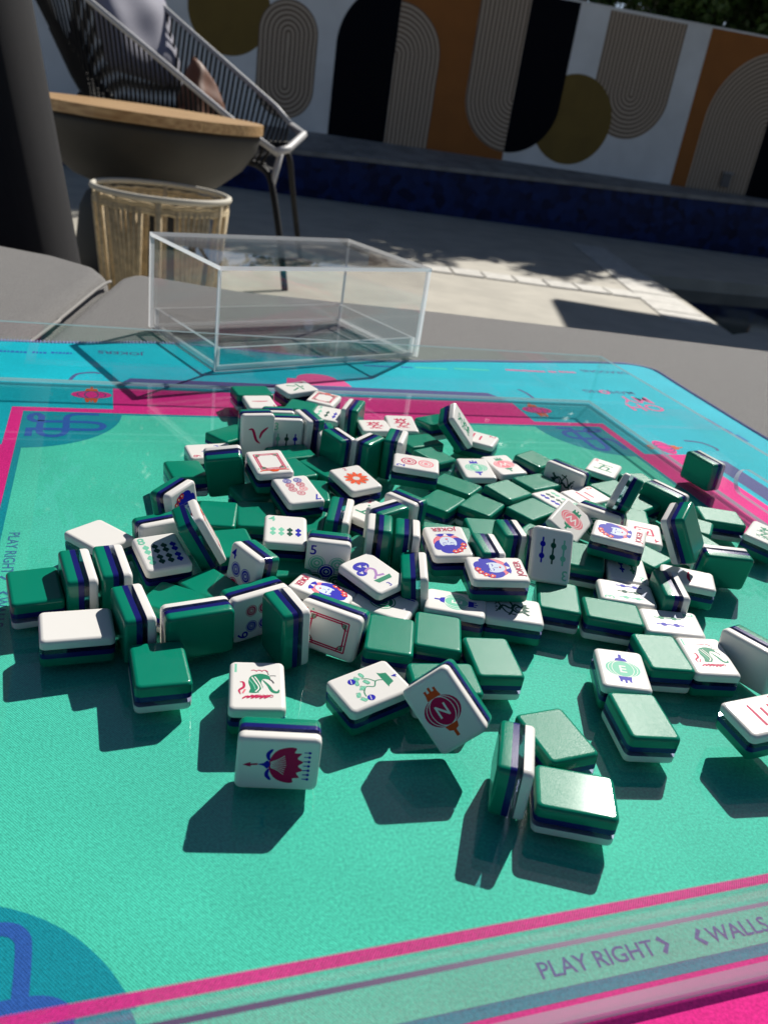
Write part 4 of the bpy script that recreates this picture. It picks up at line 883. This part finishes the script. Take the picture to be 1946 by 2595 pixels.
# number, design, centre in mm, orientation, description
TILES = [
    (1, '', (-152.84,344.46,6.81), (0.00066,-0.50880,-0.86088,0.00040), 'green backed tile at the far left corner of the heap'),
    (2, 'crak1', (-141.07,320.59,7.22), (0.21777,0.01140,-0.00435,-0.97592), 'white tile with a red character, before the far left green tile'),
    (3, 'crak6g', (-121.09,367.74,7.69), (0.91932,0.02405,0.00166,-0.39278), 'white tile with a green character, farthest one at the back of the heap'),
    (4, 'soap', (-96.29,352.14,7.43), (0.99782,-0.00809,0.01430,-0.06387), 'white tile with a red frame lying at the far back of the heap'),
    (5, '', (-69.51,322.52,11.62), (0.69687,-0.04068,-0.71533,-0.03205), 'tile on edge with its green back to the right, by the far red frame tile'),
    (6, '', (-109.64,322.66,8.75), (0.02179,-0.00692,-0.99857,0.04826), 'green backed tile just in front of the far red frame tile'),
    (7, 'bam3', (-88.13,314.92,8.52), (0.99944,0.00100,0.00070,-0.03351), 'white bamboo tile lying beside the far tile with the red frame'),
    (8, '', (-116.69,265.67,15.36), (0.70377,0.69670,0.08309,0.11142), 'upright tile behind the three bamboo tile standing at the back'),
    (9, '', (-95.69,264.11,15.91), (0.62785,0.64673,-0.28590,-0.32528), 'tile on end slanting right, just behind the standing three bamboo tile'),
    (10, '', (-81.27,260.86,11.68), (0.67644,0.12786,-0.71407,0.12719), 'tile on edge right of the standing three bamboo tile, green side right'),
    (11, 'crak8', (-126.89,239.61,20.45), (0.16455,-0.14463,0.67841,-0.70126), 'tallest white tile with a dark red character and 8, standing upside down at the back'),
    (12, 'bam3', (-109.36,253.32,15.22), (0.70533,0.68452,0.12915,0.13140), 'white three bamboo tile standing upright next to the red 8 tile'),
    (13, '', (-70.99,237.91,15.25), (0.27178,0.28963,0.64461,0.65324), 'tile with its white stripe to the right, left half of a V at the back'),
    (14, '', (-50.36,239.10,14.90), (0.37486,0.37496,-0.59962,-0.59946), 'tile with its white side to the left, right half of a V at the back'),
    (15, 'crak1', (-32.85,250.36,16.44), (0.50370,0.55008,0.44943,0.49163), 'tile on edge just behind the two dot tile, white side right'),
    (16, 'dragonr', (-50.38,304.20,8.79), (0.98978,-0.03805,-0.03669,0.13243), 'white tile with a red creature half hidden behind upright tiles'),
    (17, 'dragonr', (-31.20,321.41,8.00), (0.99146,0.02799,-0.01726,0.12617), 'white tile with a red creature fully seen near the pink border'),
    (18, '', (-5.16,333.51,11.02), (0.09478,-0.23685,0.96412,-0.07336), 'green backed tile nearest the pink border at the back, behind the leaning tile'),
    (19, 'dragong', (9.27,304.07,23.75), (0.67034,-0.21313,0.39747,-0.58927), 'leaning tile at the back showing a narrow white face with green and blue'),
    (20, 'crak2', (27.68,319.13,7.16), (0.59982,0.01491,0.01256,-0.79990), 'white tile with a red character and 2 behind the leaning tile'),
    (21, 'dot2', (-17.11,219.83,19.23), (0.69526,0.01694,-0.00421,0.71854), 'white tile with two pink circles and a blue 2'),
    (22, 'windE', (25.32,254.80,8.24), (0.99011,0.03464,-0.01928,0.13459), 'white tile with a green lantern and blue ends, lying far back right'),
    (23, 'windW', (45.51,270.73,7.62), (0.96618,0.02343,-0.00693,0.25672), 'white tile with a pink lantern lying beside the far green lantern tile'),
    (24, '', (68.39,286.67,9.83), (0.07079,-0.26708,-0.96013,0.04248), 'green backed tile touching the far right side of the pink lantern tile'),
    (25, 'dragonk', (89.37,264.57,11.79), (0.64554,0.32184,-0.60681,0.33388), 'white tile on edge with dark marks low on its face, at the back right'),
    (26, 'crak5', (121.68,297.85,7.14), (0.98196,0.00297,0.01563,-0.18840), 'white tile with a small green character and red 5 at the back right'),
    (27, '', (67.42,249.70,7.48), (0.00248,-0.40226,-0.91531,0.01959), 'green backed tile just in front of the white tile on edge at back right'),
    (28, '', (44.84,222.11,9.93), (0.06965,-0.30781,-0.94828,0.03424), 'green backed tile with two scratches in the patch of green backs at the middle'),
    (29, '', (11.44,224.20,7.01), (0.00771,0.84481,0.53487,-0.01217), 'green backed tile immediately right of the two circle tile'),
    (30, '', (27.98,197.24,7.68), (0.00983,-0.21289,-0.97681,0.02066), 'squarish green backed tile with one white speck at the middle of the heap'),
    (31, '', (2.06,194.05,7.38), (0.00096,-0.22265,-0.97471,0.01924), 'green backed tile between the two circle tile and the speckled green back'),
    (32, '', (60.55,205.01,6.71), (0.00061,-0.35263,-0.93576,-0.00023), 'green backed tile with brushed scratches just left of the leaning pink lantern tile'),
    (33, 'bam6', (78.92,224.84,6.74), (0.35118,-0.00194,-0.00073,-0.93631), 'white tile with rows of wavy bamboo behind the leaning pink lantern tile'),
    (34, 'crak2', (100.15,239.24,7.27), (0.89945,0.01177,0.00696,-0.43681), 'white tile with a red character and 2 just behind the leaning pink lantern tile'),
    (35, '', (121.97,260.00,7.25), (0.01017,-0.41872,-0.90802,0.00885), 'green backed tile right of the red character tile at the right'),
    (36, '', (136.09,243.68,6.70), (0.00000,0.36597,0.93063,0.00000), 'green backed tile half shaded left of the big standing green back'),
    (37, '', (123.86,220.80,6.70), (0.00000,-0.67159,0.74092,0.00000), 'green backed tile in shade under the left edge of the big standing green back'),
    (38, '', (147.40,282.54,6.80), (-0.00000,-0.97659,-0.21511,-0.00000), 'green backed tile lying just behind the big standing green back at right'),
    (39, '', (155.51,252.33,11.98), (0.67077,-0.25237,0.64894,0.25543), 'big green backed tile standing on edge at the right of the heap'),
    (40, '', (205.19,331.63,11.51), (0.69395,-0.17453,0.67728,0.17106), 'lone green backed tile standing on edge by the right tray wall'),
    (41, '', (192.35,242.07,7.20), (0.01241,-0.69447,-0.71940,-0.00449), 'green backed tile lying at the right edge of the heap on the pink band'),
    (42, 'dragong', (216.06,222.59,7.74), (0.96427,0.01450,0.03462,-0.26226), 'white tile with a green frame mark cut by the right edge of the picture'),
    (43, '', (166.52,222.82,6.77), (-0.00000,-0.82070,-0.57136,-0.00000), 'green backed tile showing a small lit piece right of the slanted striped tile'),
    (44, '', (167.13,192.93,6.80), (-0.00000,-0.95989,-0.28037,-0.00000), 'green backed tile lying behind the standing green back near the right edge'),
    (45, '', (137.66,153.99,35.98), (0.19977,0.50033,-0.68556,-0.48967), 'tile leaning steeply, stripes showing, white left and green right'),
    (46, '', (171.40,167.73,11.90), (0.48608,-0.50447,0.44537,0.55757), 'green backed tile standing on edge at the right with a pale top edge'),
    (47, 'crak1r', (144.88,143.25,7.76), (0.76902,-0.02545,-0.00560,0.63869), 'white tile with one red stroke at the right front'),
    (48, '', (126.94,116.62,11.58), (0.00724,-0.69323,-0.01027,-0.72061), 'slanted striped tile standing on edge behind the two bamboo tile at right'),
    (49, 'bam2', (123.09,90.54,7.72), (0.71578,0.02389,-0.01322,-0.69779), 'white tile with a dark bamboo above a blue bamboo, before the slanted striped tile'),
    (50, 'bam3', (104.38,114.88,7.27), (0.71898,-0.01183,-0.00769,0.69489), 'white tile with blue, black and green bamboo and a 3 lying at right'),
    (51, '', (92.87,92.63,7.43), (0.02067,0.69924,-0.71441,0.01601), 'glossy green backed tile touching the front of the lying three bamboo tile'),
    (52, '', (65.64,100.16,6.94), (0.00835,0.02621,0.99962,0.00191), 'squarish green backed tile in front of the standing three bamboo tile at right'),
    (53, 'bam3', (59.84,122.75,23.50), (0.04019,-0.06856,0.44154,-0.89371), 'white tile leaning back with blue, dark and light green bamboo'),
    (54, '', (39.82,137.33,15.43), (0.44877,0.42218,0.55616,0.55772), 'upright tile left of the leaning three bamboo tile, green side left'),
    (55, '', (25.12,113.58,16.01), (0.40371,0.43589,0.56461,0.57291), 'tile on edge between the two middle joker tiles, green stripe left'),
    (56, '', (32.68,168.40,6.85), (0.00128,0.77685,-0.62968,0.00158), 'green backed tile behind the upright tile at the middle'),
    (57, 'joker', (5.17,117.14,19.87), (0.12985,0.02693,0.03747,-0.99046), 'joker tile lying upside down at the middle of the heap'),
    (58, '', (5.90,150.83,7.22), (0.01074,0.73796,-0.67469,-0.00981), 'green backed tile under the far edge of the upside down joker'),
    (59, 'joker', (30.37,92.95,21.16), (0.63682,0.00156,-0.03203,0.77035), 'joker tile on top, turned so its word reads upward, at the middle'),
    (60, 'joker', (103.21,153.78,23.46), (0.79751,0.00154,-0.02485,0.60279), 'joker tile at the right, slanting, right of the leaning pink lantern tile'),
    (61, 'windW', (79.60,185.85,13.58), (0.94652,0.13798,0.20015,-0.21214), 'white pink lantern tile leaning on its side at the right'),
    (62, 'dot1', (102.18,199.18,12.27), (0.61968,0.30537,-0.62802,0.35824), 'white tile on edge with a green circle behind the right joker'),
    (63, '', (116.48,212.53,27.48), (0.14738,0.54283,-0.32028,-0.76226), 'striped tile tilted on end just behind the right joker'),
    (64, 'crak4', (130.41,196.21,6.93), (0.07328,-0.00615,0.00087,0.99729), 'shaded white tile with a red 4 under the big standing green back'),
    (65, '', (123.69,167.20,6.70), (-0.00000,-0.91372,-0.40634,-0.00000), 'green backed tile with a bright glare right of the right joker'),
    (66, 'bam2', (109.60,142.49,7.14), (0.02802,-0.00727,-0.00582,0.99956), 'half shaded white tile with a green 2 below the right joker'),
    (67, '', (87.07,149.75,7.81), (0.03588,0.09152,0.99513,0.00659), 'green backed tile half shaded by the right joker'),
    (68, 'blank', (-172.40,85.01,7.82), (0.87560,-0.02056,-0.02268,0.48207), 'blank white tile at the far left, half hidden behind striped tiles'),
    (69, '', (-181.80,33.56,6.84), (0.00206,-0.26698,0.96370,0.00047), 'green backed tile farthest to the left, front corner in light'),
    (70, '', (-165.06,41.13,12.10), (0.19595,-0.68404,-0.18454,-0.67797), 'leftmost of the striped tiles standing on edge at left'),
    (71, '', (-152.48,49.93,12.04), (0.18744,-0.68561,-0.18513,-0.67863), 'striped tile on edge at left, just left of the eight bamboo tile'),
    (72, 'blank', (-152.34,9.26,7.42), (0.52674,0.01701,0.00645,0.84983), 'blank white tile lying at the left front'),
    (73, '', (-131.42,19.45,12.08), (0.20007,-0.67554,-0.19687,-0.68181), 'striped tile on edge just right of the front blank white tile'),
    (74, '', (-103.59,21.84,12.90), (0.34770,-0.62877,0.34963,0.60126), 'green backed tile standing on edge behind the lone front left green back'),
    (75, '', (-110.77,-6.94,7.14), (0.00768,0.21454,-0.97666,0.00767), 'lone flat green backed tile at the left front of the heap'),
    (76, 'bird', (-69.72,-10.28,7.08), (0.99349,0.00913,0.00059,0.11354), 'white tile with a green bird and 1 behind the red flower tile'),
    (77, 'bloom', (-54.24,-44.44,12.03), (0.56878,0.42726,0.51196,-0.48149), 'white tile with a big dark red flower standing on edge at the front'),
    (78, 'bonsai4', (-24.51,0.17,8.12), (0.43462,-0.02152,-0.04141,0.89940), 'white tile with a green potted plant and 4 at the front'),
    (79, 'bonsai3', (-31.58,80.45,14.71), (0.90355,0.03648,-0.00035,0.42694), 'white tile with a blue bonsai tree and 3 on top of the heap'),
    (80, 'windN', (6.88,-11.10,19.35), (0.76449,0.50187,-0.33374,0.22867), 'white tile with a red and orange N lantern leaning at the front'),
    (81, '', (6.61,13.97,7.10), (0.00307,0.78741,-0.61635,0.00952), 'green backed tile just behind the N lantern tile'),
    (82, '', (28.23,36.01,7.00), (0.00993,0.12154,-0.99254,0.00102), 'green backed tile right behind and right of the N lantern tile'),
    (83, '', (2.87,49.19,7.09), (0.00003,-0.00307,0.99994,-0.01019), 'green backed tile right of the brushed one, below the green lantern tile'),
    (84, '', (-19.07,40.51,6.95), (0.00505,-0.00611,0.99996,-0.00343), 'brushed green backed tile just below the bonsai tile'),
    (85, 'soap', (-45.95,40.08,12.56), (0.61245,0.39902,-0.51002,0.45339), 'white tile with a red frame standing on edge at the middle front'),
    (86, '', (-65.90,29.15,15.19), (0.32787,0.30703,0.61070,0.65214), 'tall striped tile on end left of the standing red frame tile'),
    (87, 'dot6', (-83.11,45.18,12.09), (0.29117,0.61343,-0.28233,0.67766), 'white tile with blue and red dots standing on edge at the left front'),
    (88, 'joker', (-55.08,63.51,10.11), (0.62579,-0.10048,-0.01418,-0.77337), 'joker tile half hidden under the blue 5 tile'),
    (89, 'dot5', (-56.39,93.60,14.89), (0.70592,0.70648,0.03586,0.03584), 'white tile with a blue 5 over green and blue coins, standing'),
    (90, 'bam4', (-80.99,104.76,17.51), (0.99582,0.01390,0.00144,0.09032), 'white tile with a green 4 and four short bamboo on top'),
    (91, 'dot4', (-90.12,66.55,15.80), (0.70472,0.61092,-0.23630,-0.27259), 'white tile on end with blue and red dots beside the leaning tile at left'),
    (92, 'soap', (-120.91,82.98,24.26), (0.44935,0.27961,0.43564,0.72810), 'long leaning tile at left with green, navy and white stripes'),
    (93, '', (-143.24,97.79,11.79), (0.29518,0.62456,-0.28599,0.66408), 'white edged tile on its side behind the long leaning tile at left'),
    (94, 'joker', (-144.09,120.22,16.66), (0.59726,0.56980,0.34082,0.44994), 'striped joker tile on edge at the far left of the heap'),
    (95, '', (-156.07,178.51,7.96), (0.00386,-0.24420,0.96892,-0.03942), 'green backed tile left of the dark standing green back'),
    (96, '', (-131.62,176.19,18.27), (0.06428,0.14633,-0.58569,-0.79462), 'dark shaded green backed tile standing on end at the left back'),
    (97, 'crak9', (-150.53,213.55,7.24), (0.50848,0.00116,-0.01192,0.86099), 'white tile with a blue character and red 9 at the left back'),
    (98, 'soap', (-104.40,173.64,23.97), (0.24185,0.01059,0.03501,-0.96962), 'white tile with a red frame on top below the red 8 tile'),
    (99, 'dot7', (-83.28,153.28,18.82), (0.28293,-0.01054,0.04762,-0.95790), 'white tile with seven blue and red dots on top'),
    (100, 'flower2', (-53.18,190.68,14.88), (0.94372,0.03739,-0.01475,0.32830), 'white tile with an orange flower and 2'),
    (101, '', (-56.40,138.38,13.31), (0.02925,-0.71215,0.01665,-0.70122), 'striped tile on edge behind the blue 5 tile'),
    (102, '', (-29.54,138.47,15.44), (0.26563,0.28995,-0.65207,-0.64821), 'striped tile slanting up to the right at the middle, white end left'),
    (103, '', (-20.52,155.49,15.45), (0.69061,0.66415,-0.20725,-0.19747), 'striped tile slanting down to the right at the middle, white side front'),
    (104, '', (-32.50,114.50,17.10), (0.51858,0.50797,-0.49613,-0.47633), 'upright striped tile at the middle with its white side left, left of a pair'),
    (105, '', (-17.29,116.47,16.05), (0.50209,0.47329,0.51095,0.51266), 'upright striped tile at the middle with its white side right, right of a pair'),
    (106, '', (-10.46,88.25,13.59), (0.01928,-0.64894,-0.03350,-0.75986), 'striped tile standing behind the right corner of the bonsai tile'),
    (107, 'dot1', (-23.90,66.75,6.70), (0.60584,0.00000,0.00000,-0.79559), 'white tile flat under the bonsai tile'),
    (108, 'windE', (11.23,75.03,7.88), (0.68372,-0.01642,-0.03445,-0.72875), 'white tile with a sideways green lantern below the middle jokers'),
    (109, 'dragonk', (40.21,79.90,6.70), (0.71551,0.00000,0.00000,-0.69861), 'white tile with black marks under the middle joker'),
    (110, 'windE', (89.05,42.38,7.37), (0.00565,-0.02636,-0.00010,0.99964), 'white tile with a green lantern and blue ends at the right front'),
    (111, '', (112.11,62.52,7.07), (0.00545,-0.06824,0.99763,-0.00668), 'sparkling green backed tile between the green lantern tile and the bird tile'),
    (112, '', (92.07,11.27,6.95), (0.00355,0.09099,-0.99583,0.00540), 'glaring green backed tile in front of the right green lantern tile'),
    (113, 'bird', (134.38,64.63,7.57), (0.99793,0.01105,-0.02475,0.05831), 'white tile with a green bird and 1 at the right front'),
    (114, 'blank', (157.55,70.66,12.41), (0.66179,0.19158,-0.67895,0.25369), 'blank white tile standing on edge at the right edge of the picture'),
    (115, 'crak3', (144.24,16.62,14.23), (0.82415,0.04478,-0.03172,-0.56371), 'white tile with three red strokes and a 3 at the right edge'),
    (116, '', (33.08,-32.48,12.03), (0.05410,0.69809,-0.02289,0.71360), 'striped tile on edge at the front beside the blown out glare'),
    (117, '', (52.26,-11.05,7.68), (0.01725,-0.21347,0.97662,-0.01871), 'green backed tile behind the striped tile on edge at the front'),
    (118, '', (56.41,-40.68,7.15), (0.00945,-0.68682,0.72670,-0.01000), 'green backed tile with the white sun glare, nearest at the front'),
    (119, '', (-123.61,129.67,7.19), (0.00862,-0.08476,0.99634,0.00723), 'green backed tile right of the top of the long leaning tile'),
    (120, '', (-102.80,136.14,7.35), (0.00259,0.12572,-0.99196,-0.01410), 'green backed tile half shaded behind the 4 bamboo tile'),
    (121, '', (-107.59,100.45,6.92), (0.00662,-0.23927,0.97092,0.00373), "green backed tile in light right of the long leaning tile's middle"),
    (122, '', (-108.85,168.68,6.70), (0.00000,0.42315,0.90606,0.00000), 'dark green backed tile in deep shade below the top red frame tile'),
    (123, '', (-101.12,234.22,6.80), (0.00000,0.45518,0.89040,0.00000), 'green backed tile lying in front of the red 8 tile'),
    (124, '', (-95.36,207.58,6.80), (-0.00000,-0.93413,-0.35692,-0.00000), 'green backed tile lying left of the orange flower tile'),
    (125, '', (-76.12,219.49,6.70), (-0.00000,-0.90921,-0.41634,-0.00000), 'green backed tile lying behind the orange flower tile, partly shaded'),
    (126, '', (-78.49,180.64,6.70), (-0.00000,-0.99462,-0.10362,-0.00000), 'green backed tile left of the orange flower tile, near the seven dots'),
    (127, '', (-15.55,294.15,6.80), (0.00000,0.44493,0.89556,0.00000), 'green backed tile left of the leaning tile at the back'),
    (128, '', (-5.44,260.07,10.78), (0.08584,-0.23574,-0.96543,0.07074), 'green backed tile in front of the leaning tile at the back'),
    (130, 'crak5', (-40.13,163.99,6.70), (0.96510,0.00000,0.00000,-0.26187), 'white tile with a green mark peeping out below the orange flower tile'),
    (131, '', (-145.87,250.58,6.70), (0.00000,0.27968,0.96009,0.00000), 'green backed tile left of the foot of the red 8 tile'),
    (132, '', (-105.33,56.34,6.70), (-0.00000,-0.88411,-0.46727,-0.00000), 'dark green backed tile with one lit strip at the foot of the long leaning tile'),
    (133, '', (-118.00,40.56,6.70), (-0.00000,-0.77965,-0.62621,-0.00000), 'dark green backed tile with a lit corner behind the left standing green back'),
    (135, '', (-79.73,85.78,6.70), (0.00000,0.53103,0.84736,0.00000), 'dark green backed tile under the four bamboo tile'),
    (136, '', (-74.38,138.83,6.70), (0.00000,-0.02132,0.99977,0.00000), 'green backed tile glimpsed between the seven dot tile and the striped tile'),
    (137, '', (-41.55,114.72,6.70), (0.00000,0.22579,0.97418,0.00000), "green backed tile glimpsed beside the blue 5 tile's right edge"),
    (140, '', (63.64,166.88,6.70), (-0.00000,-0.87035,-0.49243,-0.00000), 'green backed tile glimpsed under the leaning pink lantern tile'),
    (141, 'bam8', (-135.11,68.95,14.05), (0.95523,0.04266,0.00016,0.29278), 'white tile with a green 8 and eight bamboo half in shade'),
]
for (tid, dsg, loc, q, label) in TILES:
    t = bpy.data.objects.new('mahjong_tile', None); COL.objects.link(t); t.empty_display_size = .01
    t.rotation_mode = 'QUATERNION'; t.rotation_quaternion = q; t.location = Vector((loc[0], loc[1], loc[2]+.06))*MM
    tag(t, label, 'mahjong tile', 'mahjong tiles heaped on the tray')
    for nm, me_ in (('green_back',ME_GREEN),('navy_band',ME_NAVY),('clear_band',ME_CLEAR),('white_face',ME_WHITE)):
        o = bpy.data.objects.new(nm, me_); COL.objects.link(o); o.parent = t
    if dsg and dsg != 'blank':
        if dsg not in ENG: ENG[dsg] = design(dsg)
        o = bpy.data.objects.new('engraving', ENG[dsg]); COL.objects.link(o); o.parent = t
